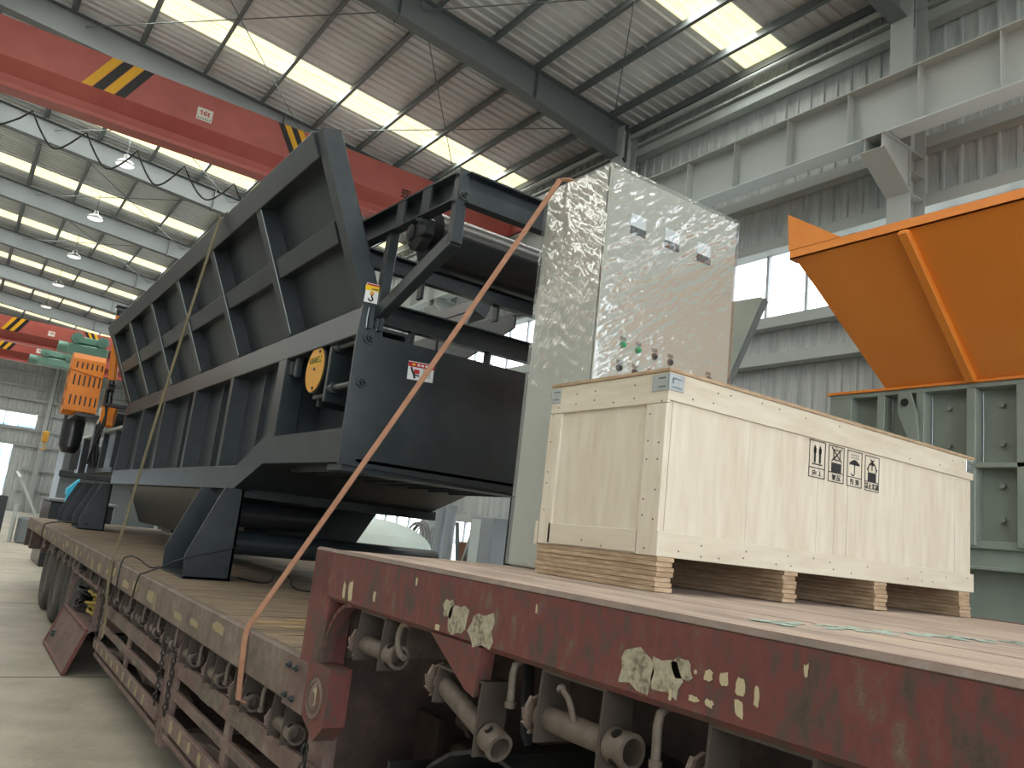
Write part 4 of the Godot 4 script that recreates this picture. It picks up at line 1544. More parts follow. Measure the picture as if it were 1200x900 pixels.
	b = MB.new()
	b.cyl(Vector3(1.97, 1.425, -7.0), Vector3(4.0, 1.42, -7.0), 0.1, -1, 24)
	part(b, "lower_beam", mats.machine, t)
	# --- rear: tail frame, tilt cylinder, motor guard
	b = MB.new()
	b.span(Vector3(MX - 0.02, 2.02, -17.2), Vector3(3.78, 2.09, -12.88), 0.005)
	var tf := part(b, "tail_frame", mats.machine, t)
	for z in [-13.4, -14.6, -15.8, -17.0]:
		b = MB.new()
		b.span(Vector3(MX + 0.02, 2.07, z - 0.04), Vector3(MX + 0.1, 2.68, z + 0.04))
		part(b, "tail_post", mats.machine, tf)
	b = MB.new()
	b.span(Vector3(MX - 0.02, 2.66, -17.1), Vector3(MX + 0.14, 2.7, -12.8), 0.005)
	part(b, "tail_rail", mats.steel_light, tf)
	b = MB.new()
	b.span(Vector3(2.2, 2.09, -17.0), Vector3(3.5, 3.1, -12.8))
	part(b, "tail_housing", mats.machine, tf)
	b = MB.new()
	b.plate([Vector3(1.95, 2.1, MR), Vector3(1.88, 3.0, MR), Vector3(1.45, 4.0, MR), Vector3(4.2, 4.0, MR), Vector3(3.78, 3.0, MR), Vector3(3.7, 2.1, MR)], Vector3(0, 0, -0.02))
	part(b, "rear_plate", mats.machine, t)
	# tilt cylinder on the rear corner
	var cx := 1.6
	var cz := -12.98
	b = MB.new()
	b.cyl(Vector3(cx + 0.04, 3.34, cz), Vector3(cx - 0.035, 4.3, cz), 0.062, -1, 24)
	var cy := part(b, "tilt_cylinder", mats.motor_orange, t)
	b = MB.new()
	b.cyl(Vector3(cx - 0.04, 4.3, cz), Vector3(cx - 0.045, 4.4, cz), 0.045, -1, 16)
	b.span(Vector3(cx - 0.1, 4.36, cz - 0.06), Vector3(cx + 0.02, 4.43, cz + 0.06), 0.01)
	b.span(Vector3(cx - 0.12, 4.43, cz - 0.08), Vector3(cx + 0.25, 4.45, cz + 0.1), 0.004)
	part(b, "top_mount", mats.rubber, cy)
	b = MB.new()
	b.cyl(Vector3(cx + 0.065, 2.98, cz), Vector3(cx + 0.04, 3.34, cz), 0.045, -1, 16)
	b.lathe(Vector3(cx + 0.0, 3.22, cz), Vector3(1, 0, 0), [Vector2(0, 0), Vector2(0.075, 0.0), Vector2(0.075, 0.09), Vector2(0, 0.09)], 16)
	b.span(Vector3(cx - 0.02, 2.95, cz - 0.08), Vector3(cx + 0.3, 3.0, cz + 0.08), 0.006)
	b.span(Vector3(cx - 0.02, 2.98, cz - 0.05), Vector3(cx + 0.01, 3.2, cz + 0.05), 0.006)
	part(b, "lower_mount", mats.rubber, cy)
	# slotted orange motor guard: an eight-sided box
	var gx := 1.2
	var gw := 0.47
	var gz := -14.3
	var gd := 0.42
	var oct := [Vector2(2.93, 0.0), Vector2(2.87, -0.1), Vector2(2.87, -gd + 0.1), Vector2(3.0, -gd), Vector2(3.75, -gd), Vector2(3.86, -gd + 0.08), Vector2(3.86, -0.12), Vector2(3.76, 0.0)]
	b = MB.new()
	var gp := []
	for v in oct:
		gp.append(Vector3(gx, v.x, gz + v.y))
	b.plate(gp, Vector3(gw, 0.0, 0))
	var gu := part(b, "motor_guard", mats.motor_orange, t)
	for row in [[3.66, 0.1], [3.42, 0.17], [3.1, 0.15]]:
		for i in 6:
			b = MB.new()
			var x := gx + 0.06 + i * 0.072
			b.span(Vector3(x, row[0] - row[1] * 0.5, gz + 0.001), Vector3(x + 0.022, row[0] + row[1] * 0.5, gz + 0.004))
			part(b, "vent_slot", mats.black_paint, gu)
	for row in [3.05, 3.3, 3.55]:
		for i in 3:
			b = MB.new()
			var z := gz - 0.1 - i * 0.09
			b.span(Vector3(gx - 0.003, row - 0.06, z), Vector3(gx - 0.001, row + 0.06, z + 0.025))
			part(b, "vent_slot", mats.black_paint, gu)
	b = MB.new()
	b.plate([Vector3(gx, 3.57, gz + 0.001), Vector3(gx + gw, 3.5, gz + 0.001), Vector3(gx + gw, 3.52, gz + 0.001), Vector3(gx, 3.59, gz + 0.001)], Vector3(0, 0, 0.03))
	part(b, "guard_lip", mats.motor_orange, gu)
	b = MB.new()
	b.lathe(Vector3(1.5, 2.3, -15.3), Vector3(0, 1, 0), [Vector2(0, 0), Vector2(0.1, 0.0), Vector2(0.16, 0.1), Vector2(0.17, 0.35), Vector2(0.17, 0.8), Vector2(0.1, 0.9), Vector2(0, 0.9)], 24)
	part(b, "accumulator", mats.rubber, t)
	b = MB.new()
	b.span(Vector3(1.68, 2.72, -14.0), Vector3(1.92, 3.06, -13.75), 0.03)
	var ob := part(b, "control_box", mats.motor_orange, t)
	b = MB.new()
	b.span(Vector3(1.672, 2.75, -13.98), Vector3(1.681, 3.0, -13.78))
	part(b, "box_label", mats.label_white, ob)
	b = MB.new()
	b.cyl(Vector3(1.86, 2.86, -13.6), Vector3(2.0, 2.86, -13.6), 0.16, -1, 24)
	part(b, "motor_end", mats.rubber, t)
	b = MB.new()
	b.span(Vector3(1.35, 2.82, -14.9), Vector3(2.2, 2.87, -13.8))
	b.span(Vector3(1.75, 2.0, -14.8), Vector3(1.85, 2.85, -14.6))
	part(b, "motor_bracket", mats.rubber, t)
	b = MB.new()
	b.span(Vector3(1.75, 2.0, -15.9), Vector3(1.85, 2.6, -15.7))
	part(b, "motor_bracket", mats.rubber, t)
	for i in 4:
		b = MB.new()
		var p := []
		for k in 9:
			var f := k / 8.0
			p.append(Vector3(1.62 + 0.05 * i + 0.05 * sin(f * 5 + i), lerpf(3.1, 2.1, f), -13.2 - 0.35 * i + 0.15 * sin(f * PI)))
		b.tube(p, 0.016, 7)
		part(b, "hydraulic_hose", mats.cable_black, t)


# ---------------------------------------------------------------- crate, cabinet, straps, cables
const GLYPHS := {
	"up": [[0.5, 0.9, 0.5, 0.1], [0.5, 0.55, 0.8, 0.55], [0.1, 0.1, 0.9, 0.1]],
	"facing": [[0.5, 1, 0.4, 0.8], [0.1, 0.8, 0.1, 0], [0.1, 0.8, 0.9, 0.8], [0.9, 0.8, 0.9, 0], [0.35, 0.55, 0.65, 0.55], [0.35, 0.55, 0.35, 0.25], [0.65, 0.55, 0.65, 0.25], [0.35, 0.25, 0.65, 0.25]],
	"not": [[0.3, 1, 0.1, 0.6], [0.2, 0.8, 0.9, 0.8], [0.9, 0.8, 0.7, 0.05], [0.5, 0.8, 0.2, 0.2], [0.7, 0.8, 0.4, 0.05]],
	"press": [[0.1, 0.9, 0.9, 0.9], [0.15, 0.9, 0.05, 0], [0.5, 0.7, 0.5, 0.1], [0.3, 0.5, 0.75, 0.5], [0.2, 0.1, 0.9, 0.1], [0.7, 0.3, 0.8, 0.2]],
	"guard": [[0.1, 1, 0.1, 0], [0.1, 0.95, 0.35, 0.95], [0.35, 0.95, 0.2, 0.65], [0.2, 0.65, 0.35, 0.45], [0.6, 1, 0.65, 0.9], [0.4, 0.8, 0.95, 0.8], [0.6, 0.8, 0.45, 0], [0.6, 0.5, 0.85, 0.5], [0.85, 0.5, 0.75, 0.05]],
	"damp": [[0.05, 0.9, 0.15, 0.8], [0.05, 0.6, 0.15, 0.5], [0.05, 0.05, 0.2, 0.3], [0.4, 1, 0.4, 0.1], [0.25, 0.85, 0.55, 0.85], [0.28, 0.7, 0.52, 0.7], [0.28, 0.45, 0.52, 0.45], [0.25, 0.28, 0.55, 0.28], [0.65, 0.95, 0.62, 0.05], [0.65, 0.95, 0.92, 0.95], [0.92, 0.95, 0.92, 0.05], [0.65, 0.68, 0.92, 0.68], [0.65, 0.42, 0.92, 0.42]],
	"ban": [[0.05, 0.85, 0.45, 0.85], [0.25, 1, 0.25, 0.5], [0.55, 0.85, 0.95, 0.85], [0.75, 1, 0.75, 0.5], [0.2, 0.42, 0.8, 0.42], [0.05, 0.28, 0.95, 0.28], [0.5, 0.28, 0.5, 0], [0.3, 0.2, 0.15, 0.05], [0.7, 0.2, 0.85, 0.05]],
	"stop": [[0.5, 1, 0.5, 0.05], [0.5, 0.55, 0.85, 0.55], [0.2, 0.65, 0.2, 0.05], [0.05, 0.05, 0.95, 0.05]],
	"roll": [[0.05, 0.9, 0.15, 0.8], [0.05, 0.6, 0.15, 0.5], [0.05, 0.05, 0.2, 0.3], [0.6, 1, 0.6, 0.9], [0.3, 0.85, 0.95, 0.85], [0.45, 0.75, 0.35, 0.6], [0.75, 0.75, 0.85, 0.6], [0.6, 0.6, 0.35, 0.3], [0.5, 0.4, 0.5, 0.05], [0.5, 0.05, 0.7, 0.15], [0.6, 0.4, 0.95, 0.02]],
	"turn": [[0.05, 0.9, 0.5, 0.95], [0.28, 0.95, 0.28, 0.45], [0.05, 0.7, 0.5, 0.7], [0.1, 0.4, 0.45, 0.4], [0.1, 0.4, 0.1, 0.02], [0.45, 0.4, 0.45, 0.02], [0.1, 0.2, 0.45, 0.2], [0.1, 0.02, 0.45, 0.02], [0.55, 0.95, 0.72, 0.95], [0.72, 0.95, 0.72, 0.05], [0.78, 0.95, 0.95, 0.95], [0.95, 0.95, 0.95, 0.05]],
	"now": [[0.05, 0.9, 0.4, 0.9], [0.05, 0.55, 0.38, 0.55], [0.02, 0.1, 0.42, 0.18], [0.22, 0.9, 0.22, 0.12], [0.5, 0.95, 0.5, 0.4], [0.5, 0.95, 0.9, 0.95], [0.9, 0.95, 0.9, 0.4], [0.7, 0.8, 0.65, 0.3], [0.65, 0.3, 0.4, 0.02], [0.75, 0.4, 0.75, 0.05], [0.75, 0.05, 0.98, 0.05]],
}


func build_load() -> void:
	build_crate()
	build_cabinet()
	build_straps()


func build_crate() -> void:
	var t := thing("plywood_crate", "long pale plywood shipping crate with black handling marks on the upper deck", "crate")
	var x0 := 2.035
	var x1 := 4.222
	var z0 := -2.72
	var z1 := -2.033
	var y0 := 1.703
	var y1 := 2.362
	var b := MB.new()
	b.span(Vector3(x0 + 0.018, y0, z0 + 0.018), Vector3(x1 - 0.018, y1, z1 - 0.018))
	part(b, "inner_box", mats.ply_upright, t)
	# lid: one sheet, edge showing
	b = MB.new()
	b.span(Vector3(x0 - 0.006, y1 - 0.002, z0 - 0.006), Vector3(x1 + 0.006, y1 + 0.012, z1 + 0.006), 0.002)
	part(b, "lid", mats.ply_edge, t)
	# front face: sheets side by side, boards along top and bottom
	var cuts := [x0 + 0.012, 2.072, 2.507, 2.951, 3.072, 3.163, 3.605, 4.065, x1 - 0.012]
	for i in cuts.size() - 1:
		b = MB.new()
		b.span(Vector3(cuts[i] + 0.001, y0 + 0.02, z1 - 0.02), Vector3(cuts[i + 1] - 0.001, y1 - 0.02, z1 - 0.012 + rng.randf_range(-0.0006, 0.0006)))
		part(b, "front_panel", mats.ply_upright, t)
	b = MB.new()
	b.span(Vector3(x0, y1 - 0.105, z1 - 0.014), Vector3(x1, y1 - 0.002, z1), 0.0015)
	part(b, "front_top_board", mats.ply, t)
	b = MB.new()
	b.span(Vector3(x0, y0, z1 - 0.014), Vector3(x1 + 0.008, y0 + 0.088, z1), 0.0015)
	part(b, "front_bottom_board", mats.ply, t)
	# left end: a framed panel
	b = MB.new()
	b.span(Vector3(x0 + 0.012, y0, z0), Vector3(x0 + 0.02, y1 - 0.01, z1 - 0.012))
	part(b, "end_panel", mats.ply_upright, t)
	b = MB.new()
	b.span(Vector3(x0, y1 - 0.115, z0), Vector3(x0 + 0.014, y1 - 0.002, z1 - 0.002), 0.0015)
	part(b, "end_top_board", mats.ply, t)
	b = MB.new()
	b.span(Vector3(x0, y0 + 0.005, z0 + 0.06), Vector3(x0 + 0.014, y0 + 0.085, z1 - 0.11), 0.0015)
	part(b, "end_bottom_board", mats.ply, t)
	for q in [[z0 - 0.004, z0 + 0.075], [z1 - 0.105, z1 - 0.004]]:
		b = MB.new()
		b.span(Vector3(x0, y0, q[0]), Vector3(x0 + 0.014, y1 - 0.117, q[1]), 0.0015)
		part(b, "end_upright", mats.ply_upright, t)
	b = MB.new()
	b.span(Vector3(x0, y0 - 0.004, z0 - 0.03), Vector3(x0 + 0.3, y0 + 0.09, z0 - 0.012), 0.0015)
	part(b, "rear_bottom_board", mats.ply, t)
	b = MB.new()
	b.span(Vector3(x1 - 0.014, y0, z0), Vector3(x1, y1 - 0.004, z1 - 0.014))
	part(b, "far_end_panel", mats.ply_upright, t)
	# skids: stacked plywood strips
	for q in [[2.042, 2.124], [2.742, 2.824], [3.372, 3.468], [4.1, 4.204]]:
		var s := MB.new()
		s.span(Vector3(q[0] + 0.008, UP, z0 + 0.01), Vector3(q[1] - 0.008, y0 - 0.002, z1 - 0.01))
		var skid := part(s, "skid", mats.ply_edge, t)
		for i in 7:
			b = MB.new()
			var h := (y0 - UP) / 7.0
			var j := rng.randf_range(-0.004, 0.004)
			b.span(Vector3(q[0] + j * 0.6, UP + i * h + 0.0008, z0 - 0.012 + j), Vector3(q[1] + j, UP + (i + 1) * h - 0.0008, z1 - 0.003 + j), 0.001)
			part(b, "plywood_layer", mats.ply_edge, skid)
	# corner clips
	for q in [[x0, z1, 1.0, 1.0], [x0, z0, 1.0, 0.0], [x1, z1, -1.0, 1.0]]:
		b = MB.new()
		var yc := y1 - 0.04
		if q[3] > 0.5:
			b.span(Vector3(q[0] - 0.003 * q[2], yc - 0.03, q[1] - 0.001), Vector3(q[0] + 0.075 * q[2], yc + 0.032, q[1] + 0.003), 0.001)
		b.span(Vector3(q[0] - 0.003 * q[2], yc - 0.032, q[1] - (0.085 if q[3] > 0.5 else -0.0)), Vector3(q[0] + 0.001 * q[2], yc + 0.03, q[1] + (0.003 if q[3] > 0.5 else 0.06)), 0.001)
		var clip := part(b, "corner_clip", mats.zinc, t)
		b = MB.new()
		if q[3] > 0.5:
			for l in [[0.015, 0.016, 0.06, 0.014], [0.015, -0.016, 0.06, -0.018], [0.016, 0.016, 0.016, -0.004]]:
				b.bar(Vector3(q[0] + l[0] * q[2], yc + l[1], q[1] + 0.0035), Vector3(q[0] + l[2] * q[2], yc + l[3], q[1] + 0.0035), 0.0045, 0.0015)
		for l in [[-0.015, 0.016, -0.05, 0.016], [-0.015, -0.016, -0.05, -0.016]]:
			b.bar(Vector3(q[0] - 0.0036 * q[2], yc + l[1], q[1] + l[0] * (1.0 if q[3] > 0.5 else -1.0)), Vector3(q[0] - 0.0036 * q[2], yc + l[3], q[1] + l[2] * (1.0 if q[3] > 0.5 else -1.0)), 0.0015, 0.0045)
		tag(part(b, "embossing", mats.steel_dark, clip), "", "", "", "stuff")
	# nail heads
	b = MB.new()
	for i in 16:
		var x := x0 + 0.08 + i * 0.135
		for y in [y1 - 0.03, y1 - 0.078, y0 + 0.022, y0 + 0.062]:
			if rng.randf() < 0.5:
				var c := Vector3(x + rng.randf_range(-0.05, 0.05), y + rng.randf_range(-0.008, 0.008), z1)
				b.cyl(c, c + Vector3(0, 0, 0.0012), 0.0034, -1, 7)
	for i in 6:
		var z := z0 + 0.05 + i * 0.115
		for y in [y1 - 0.035, y1 - 0.085, y0 + 0.02, y0 + 0.05]:
			if rng.randf() < 0.6:
				var c := Vector3(x0 + 0.001, y + rng.randf_range(-0.01, 0.01), z)
				b.cyl(c, c - Vector3(0.0022, 0, 0), 0.0034, -1, 7)
	for i in 5:
		for z in [z0 + 0.02, z1 - 0.03, z1 - 0.085]:
			var c := Vector3(x0 + 0.001, y0 + 0.12 + i * 0.1 + rng.randf_range(-0.03, 0.03), z)
			b.cyl(c, c - Vector3(0.0022, 0, 0), 0.0034, -1, 7)
	tag(part(b, "nails", mats.nail, t), "", "", "", "stuff")
	# handling marks: four framed signs in a row
	var w := 0.108
	var h := 0.153
	for i in 4:
		var o := Vector3(2.884 + i * 0.1345, 2.098 + i * -0.002, z1 - 0.0112)
		var u := Vector3(w, 0, 0)
		var v := Vector3(0, h, 0)
		b = MB.new()
		strokes(b, o, u, v, [[0, 0, 1, 0], [1, 0, 1, 1], [1, 1, 0, 1], [0, 1, 0, 0], [0, 0.26, 1, 0.26]], 0.0034)
		if i == 0:
			strokes(b, o, u, v, [[0.2, 0.36, 0.82, 0.36]], 0.0048)
			for x in [0.35, 0.68]:
				strokes(b, o, u, v, [[x, 0.42, x, 0.72]], 0.0112)
				strokes(b, o, u, v, [[x, 0.7, x, 0.78]], 0.0176)
				strokes(b, o, u, v, [[x, 0.78, x, 0.86]], 0.0080)
			strokes(b, o + u * 0.22 + v * 0.05, u * 0.26, v * 0.15, GLYPHS.facing, 0.0024)
			strokes(b, o + u * 0.56 + v * 0.05, u * 0.26, v * 0.15, GLYPHS.up, 0.0024)
		elif i == 1:
			strokes(b, o, u, v, [[0.3, 0.4, 0.72, 0.4]], 0.0400)
			strokes(b, o, u, v, [[0.2, 0.58, 0.85, 0.95], [0.2, 0.95, 0.85, 0.58], [0.32, 0.62, 0.74, 0.62], [0.32, 0.9, 0.74, 0.9], [0.32, 0.62, 0.32, 0.9], [0.74, 0.62, 0.74, 0.9], [0.32, 0.62, 0.74, 0.9]], 0.0044)
			strokes(b, o + u * 0.22 + v * 0.05, u * 0.27, v * 0.16, GLYPHS.not, 0.0034)
			strokes(b, o + u * 0.56 + v * 0.05, u * 0.27, v * 0.16, GLYPHS.press, 0.0034)
		elif i == 2:
			for k in 9:
				var x := 0.2 + k * 0.075
				var top := 0.66 + 0.09 * sin((x - 0.2) / 0.6 * PI)
				strokes(b, o, u, v, [[x, 0.63, x, top]], 0.0088)
			strokes(b, o, u, v, [[0.5, 0.36, 0.5, 0.64], [0.5, 0.36, 0.44, 0.31], [0.44, 0.31, 0.34, 0.31], [0.34, 0.31, 0.27, 0.36]], 0.0052)
			for k in 10:
				var x := 0.25 + (k % 5) * 0.12
				var y := 0.8 + 0.08 * (k / 5)
				strokes(b, o, u, v, [[x, y, x + 0.03, y + 0.04]], 0.0032)
			strokes(b, o + u * 0.22 + v * 0.05, u * 0.27, v * 0.16, GLYPHS.guard, 0.0027)
			strokes(b, o + u * 0.56 + v * 0.05, u * 0.27, v * 0.16, GLYPHS.damp, 0.0027)
		else:
			strokes(b, o, u, v, [[0.32, 0.4, 0.68, 0.4]], 0.0400)
			var last := Vector2(0.2, 0.58)
			for k in 9:
				var a := PI - PI * k / 8.0
				var p := Vector2(0.5 + 0.3 * cos(a), 0.58 + 0.24 * sin(a))
				if k > 0:
					strokes(b, o, u, v, [[last.x, last.y, p.x, p.y]], 0.0056)
				last = p
			strokes(b, o, u, v, [[0.5, 0.6, 0.5, 0.88], [0.4, 0.75, 0.6, 0.9], [0.4, 0.9, 0.6, 0.75], [0.16, 0.64, 0.22, 0.56], [0.84, 0.64, 0.78, 0.56]], 0.0056)
			for k in 4:
				strokes(b, o + u * (0.05 + 0.235 * k) + v * 0.05, u * 0.19, v * 0.17, GLYPHS[["ban", "stop", "roll", "turn"][k]], 0.0027)
		var mk := part(b, "handling_mark", mats.print_black, t)
		mk.set_meta("label", ["two arrows for this way up", "crossed-out stacking sign over a block", "umbrella under rain sign", "do not roll sign over a block"][i])
		mk.set_meta("kind", "stuff")


func build_cabinet() -> void:
	var t := thing("control_cabinet", "tall grey control cabinet wrapped in shiny stretch film behind the crate", "cabinet")
	var x0 := 2.3
	var x1 := 3.225
	var z0 := -3.31
	var z1 := -2.79
	var y0 := UP
	var y1 := 3.53
	var b := MB.new()
	b.span(Vector3(x0 + 0.002, y0, z0 + 0.002), Vector3(x1 - 0.002, y1, z1 - 0.02), 0.01)
	part(b, "body", mats.cabinet, t)
	b = MB.new()
	b.span(Vector3(x0 + 0.004, y0 + 0.1, z1 - 0.018), Vector3(x1 - 0.004, y1 - 0.006, z1 - 0.004), 0.006)
	var door := part(b, "door", mats.cabinet, t)
	b = MB.new()
	b.span(Vector3(x0 + 0.004, y0 + 0.08, z1 - 0.024), Vector3(x1 - 0.004, y1 - 0.004, z1 - 0.017))
	part(b, "door_gap", mats.cabinet_seam, t)
	# meters
	for i in 3:
		var c := Vector3(2.5 + i * 0.235, 3.27, z1 - 0.004)
		b = MB.new()
		b.span(c + Vector3(-0.052, -0.045, 0), c + Vector3(0.052, 0.06, 0.006), 0.004)
		var m := part(b, "meter", mats.meter_face, door)
		b = MB.new()
		b.span(c + Vector3(-0.052, -0.045, 0.005), c + Vector3(0.052, -0.005, 0.009), 0.002)
		part(b, "meter_cover", mats.button_dark, m)
	# buttons: two rows, two green above, one red at the end
	for q in [[2.47, 2.665, "button_green"], [2.57, 2.66, "button_green"], [2.68, 2.655, "button_dark"], [2.79, 2.65, "button_dark"], [3.07, 2.62, "button_dark"], [2.46, 2.55, "button_dark"], [2.56, 2.55, "button_dark"], [2.665, 2.55, "button_dark"], [2.765, 2.55, "button_dark"], [2.86, 2.55, "button_dark"], [2.96, 2.55, "button_dark"], [3.075, 2.54, "button_red"]]:
		b = MB.new()
		b.cyl(Vector3(q[0], q[1], z1 - 0.004), Vector3(q[0], q[1], z1 + 0.002), 0.018, -1, 16)
		b.lathe(Vector3(q[0], q[1], z1), Vector3(0, 0, 1), [Vector2(0.014, 0), Vector2(0.014, 0.008), Vector2(0.009, 0.013), Vector2(0, 0.014)], 16)
		var bt := part(b, "push_button", mats[q[2]], door)
		b = MB.new()
		b.span(Vector3(q[0] - 0.018, q[1] + 0.022, z1 - 0.004), Vector3(q[0] + 0.018, q[1] + 0.04, z1 - 0.002))
		part(b, "button_tag", mats.cabinet_seam, bt)
	# lifting eyes on top
	for x in [x0 + 0.05, x1 - 0.05]:
		b = MB.new()
		b.lathe(Vector3(x, y1 - 0.002, z1 - 0.07), Vector3.UP, [Vector2(0.024, 0), Vector2(0.024, 0.018), Vector2(0.014, 0.024), Vector2(0.014, 0.04), Vector2(0.0, 0.045)], 14)
		part(b, "lifting_eye", mats.cabinet, t)
	# stretch film: a crinkled skin drawn tight just outside the cabinet
	var fn := FastNoiseLite.new()
	fn.seed = 31
	fn.frequency = 1.0
	fn.fractal_type = FastNoiseLite.FRACTAL_RIDGED
	fn.fractal_octaves = 3
	b = MB.new()
	var g := 0.004
	var up := Vector3(0, y1 - y0 + g, 0)
	film_face(b, fn, Vector3(x0 - g, y0 + 0.004, z0 - g), Vector3(0, 0, z1 - z0 + 2 * g), up, Vector3(-1, 0, 0), 60, 170)
	film_face(b, fn, Vector3(x0 - g, y0 + 0.004, z1 + g), Vector3(x1 - x0 + 2 * g, 0, 0), up, Vector3(0, 0, 1), 100, 190)
	film_face(b, fn, Vector3(x1 + g, y0 + 0.004, z0 - g), Vector3(0, 0, z1 - z0 + 2 * g), up, Vector3(1, 0, 0), 20, 50)
	film_face(b, fn, Vector3(x0 - g, y0 + 0.004, z0 - g), Vector3(x1 - x0 + 2 * g, 0, 0), up, Vector3(0, 0, -1), 20, 50)
	film_face(b, fn, Vector3(x0 - g, y1 + g + 0.004, z0 - g), Vector3(x1 - x0 + 2 * g, 0, 0), Vector3(0, 0, z1 - z0 + 2 * g), Vector3.UP, 30, 20)
	part(b, "stretch_film", mats.film_gloss, t)


func film_face(b: MB, fn: FastNoiseLite, o: Vector3, u: Vector3, v: Vector3, nn: Vector3, nu: int, nv: int) -> void:
	var pts := PackedVector3Array()
	for j in nv + 1:
		for i in nu + 1:
			var p := o + u * (float(i) / nu) + v * (float(j) / nv)
			var edge := minf(minf(float(i), float(nu - i)), 4.0) * 0.25
			if j == nv or (nn == Vector3.UP and j == 0):
				edge = 0.0
			# folds run slantwise: fine across the slant, long along it
			var along := p.dot(Vector3(0.55, 0.62, -0.55))
			var cross := p.dot(Vector3(0.5, -0.72, -0.5))
			var h := fn.get_noise_2d(along * 2.6, cross * 11.0) * 0.003 + fn.get_noise_2d(along * 10.0 + 40.0, cross * 34.0) * 0.0021
			pts.append(p + nn * (maxf(h, -0.003) * edge + 0.003))
	var w := nu + 1
	# smooth normals from neighbouring points
	var ns := PackedVector3Array()
	for j in nv + 1:
		for i in nu + 1:
			var dx := pts[j * w + mini(i + 1, nu)] - pts[j * w + maxi(i - 1, 0)]
			var dy := pts[mini(j + 1, nv) * w + i] - pts[maxi(j - 1, 0) * w + i]
			var m := dx.cross(dy).normalized()
			ns.append(m if m.dot(nn) > 0 else -m)
	for j in nv:
		for i in nu:
			var a := j * w + i
			b.tri(pts[a], pts[a + 1], pts[a + w + 1], ns[a], ns[a + 1], ns[a + w + 1])
			b.tri(pts[a], pts[a + w + 1], pts[a + w], ns[a], ns[a + w + 1], ns[a + w])


func build_straps() -> void:
	# brown strap from the lower rail over the cabinet and down its far side
	var b := MB.new()
	var top := Vector3(2.275, 3.565, -3.17)
	var foot := Vector3(1.322, 1.142, -4.04)
	var p := [Vector3(1.36, 0.8, -3.985), Vector3(1.318, 0.82, -3.985), Vector3(1.312, 0.95, -4.0), Vector3(1.314, 1.08, -4.03), foot]
	for i in 11:
		var f := (i + 1) / 11.0
		p.append(foot.lerp(top, f) + Vector3(0, -0.012 * sin(f * PI), 0))
	p.append(Vector3(2.31, 3.573, -3.16))
	p.append(Vector3(2.75, 3.575, -3.08))
	p.append(Vector3(3.22, 3.573, -3.05))
	p.append(Vector3(3.26, 3.55, -3.05))
	p.append(Vector3(4.34, 1.14, -3.6))
	p.append(Vector3(4.335, 0.82, -3.6))
	b.band(p, 0.036, 0.006, Vector3(0.35, 0.1, 1.0))
	tag(part(b, "cargo_strap", mats.strap_brown, self), "faded orange-brown strap pulled tight over the wrapped cabinet", "strap")
	# olive strap from a lower winch up over the hopper's top rail
	b = MB.new()
	var q := [Vector3(1.31, 0.5, -7.75), Vector3(1.325, 0.62, -7.83), Vector3(1.312, 0.8, -7.9), Vector3(1.308, 1.0, -7.98), Vector3(1.31, 1.145, -8.02)]
	var a := Vector3(1.33, 1.25, -7.98)
	var z := Vector3(1.395, 4.07, -6.72)
	for i in 12:
		var f := i / 11.0
		q.append(a.lerp(z, f) + Vector3(-0.015 * sin(f * PI), 0, 0.02 * sin(f * PI)))
	q.append(Vector3(1.43, 4.105, -6.7))
	q.append(Vector3(1.56, 4.14, -6.7))
	q.append(Vector3(1.75, 4.1, -6.7))
	b.band(q, 0.075, 0.005, Vector3(0.05, 0.05, 1.0))
	tag(part(b, "webbing_strap", mats.strap_olive, self), "long olive webbing strap slung over the dark hopper's ribbed side", "strap")
	# thin ropes and cables on the lower deck
	var lines := [
		[[Vector3(1.97, 1.42, -6.64), Vector3(1.9, 1.38, -6.6), Vector3(1.6, 1.29, -6.62), Vector3(1.45, 1.2, -6.7), Vector3(1.35, 1.145, -6.75), Vector3(1.318, 1.11, -6.78), Vector3(1.315, 0.95, -6.85)], "thin dark rope tied round the front support leg", 0.006],
		[[Vector3(1.6, 1.145, -7.5), Vector3(1.5, 1.146, -7.35), Vector3(1.42, 1.2, -7.5), Vector3(1.36, 1.2, -7.6), Vector3(1.32, 1.13, -7.6), Vector3(1.312, 0.9, -7.55)], "dark looped cord lying over the lower deck's edge", 0.006],
		[[Vector3(2.1, 1.14, -6.9), Vector3(2.25, 1.145, -6.6), Vector3(2.3, 1.22, -6.55), Vector3(2.4, 1.2, -6.5), Vector3(2.38, 1.142, -6.3), Vector3(2.5, 1.142, -6.1), Vector3(2.75, 1.142, -6.15), Vector3(2.95, 1.142, -6.0), Vector3(3.1, 1.2, -6.05), Vector3(3.2, 1.142, -5.9), Vector3(3.6, 1.142, -5.8)], "black cable curling on the lower deck under the machine", 0.007],
		[[Vector3(1.86, 1.22, -14.0), Vector3(1.6, 1.2, -14.6), Vector3(1.45, 1.16, -14.9), Vector3(1.35, 1.145, -14.6), Vector3(1.315, 1.1, -14.5), Vector3(1.31, 0.85, -14.4)], "dark rope over the deck edge beside the rear support legs", 0.009],
	]
	for l in lines:
		b = MB.new()
		var c := Curve3D.new()
		var pts: Array = l[0]
		for i in pts.size():
			var d: Vector3 = (pts[mini(i + 1, pts.size() - 1)] - pts[maxi(i - 1, 0)]) * 0.22
			c.add_point(pts[i], -d, d)
		c.bake_interval = 0.03
		b.tube(Array(c.get_baked_points()), l[2], 7)
		tag(part(b, "deck_rope", mats.cable_black, self), l[1], "rope", "ropes and cables on the lower deck")


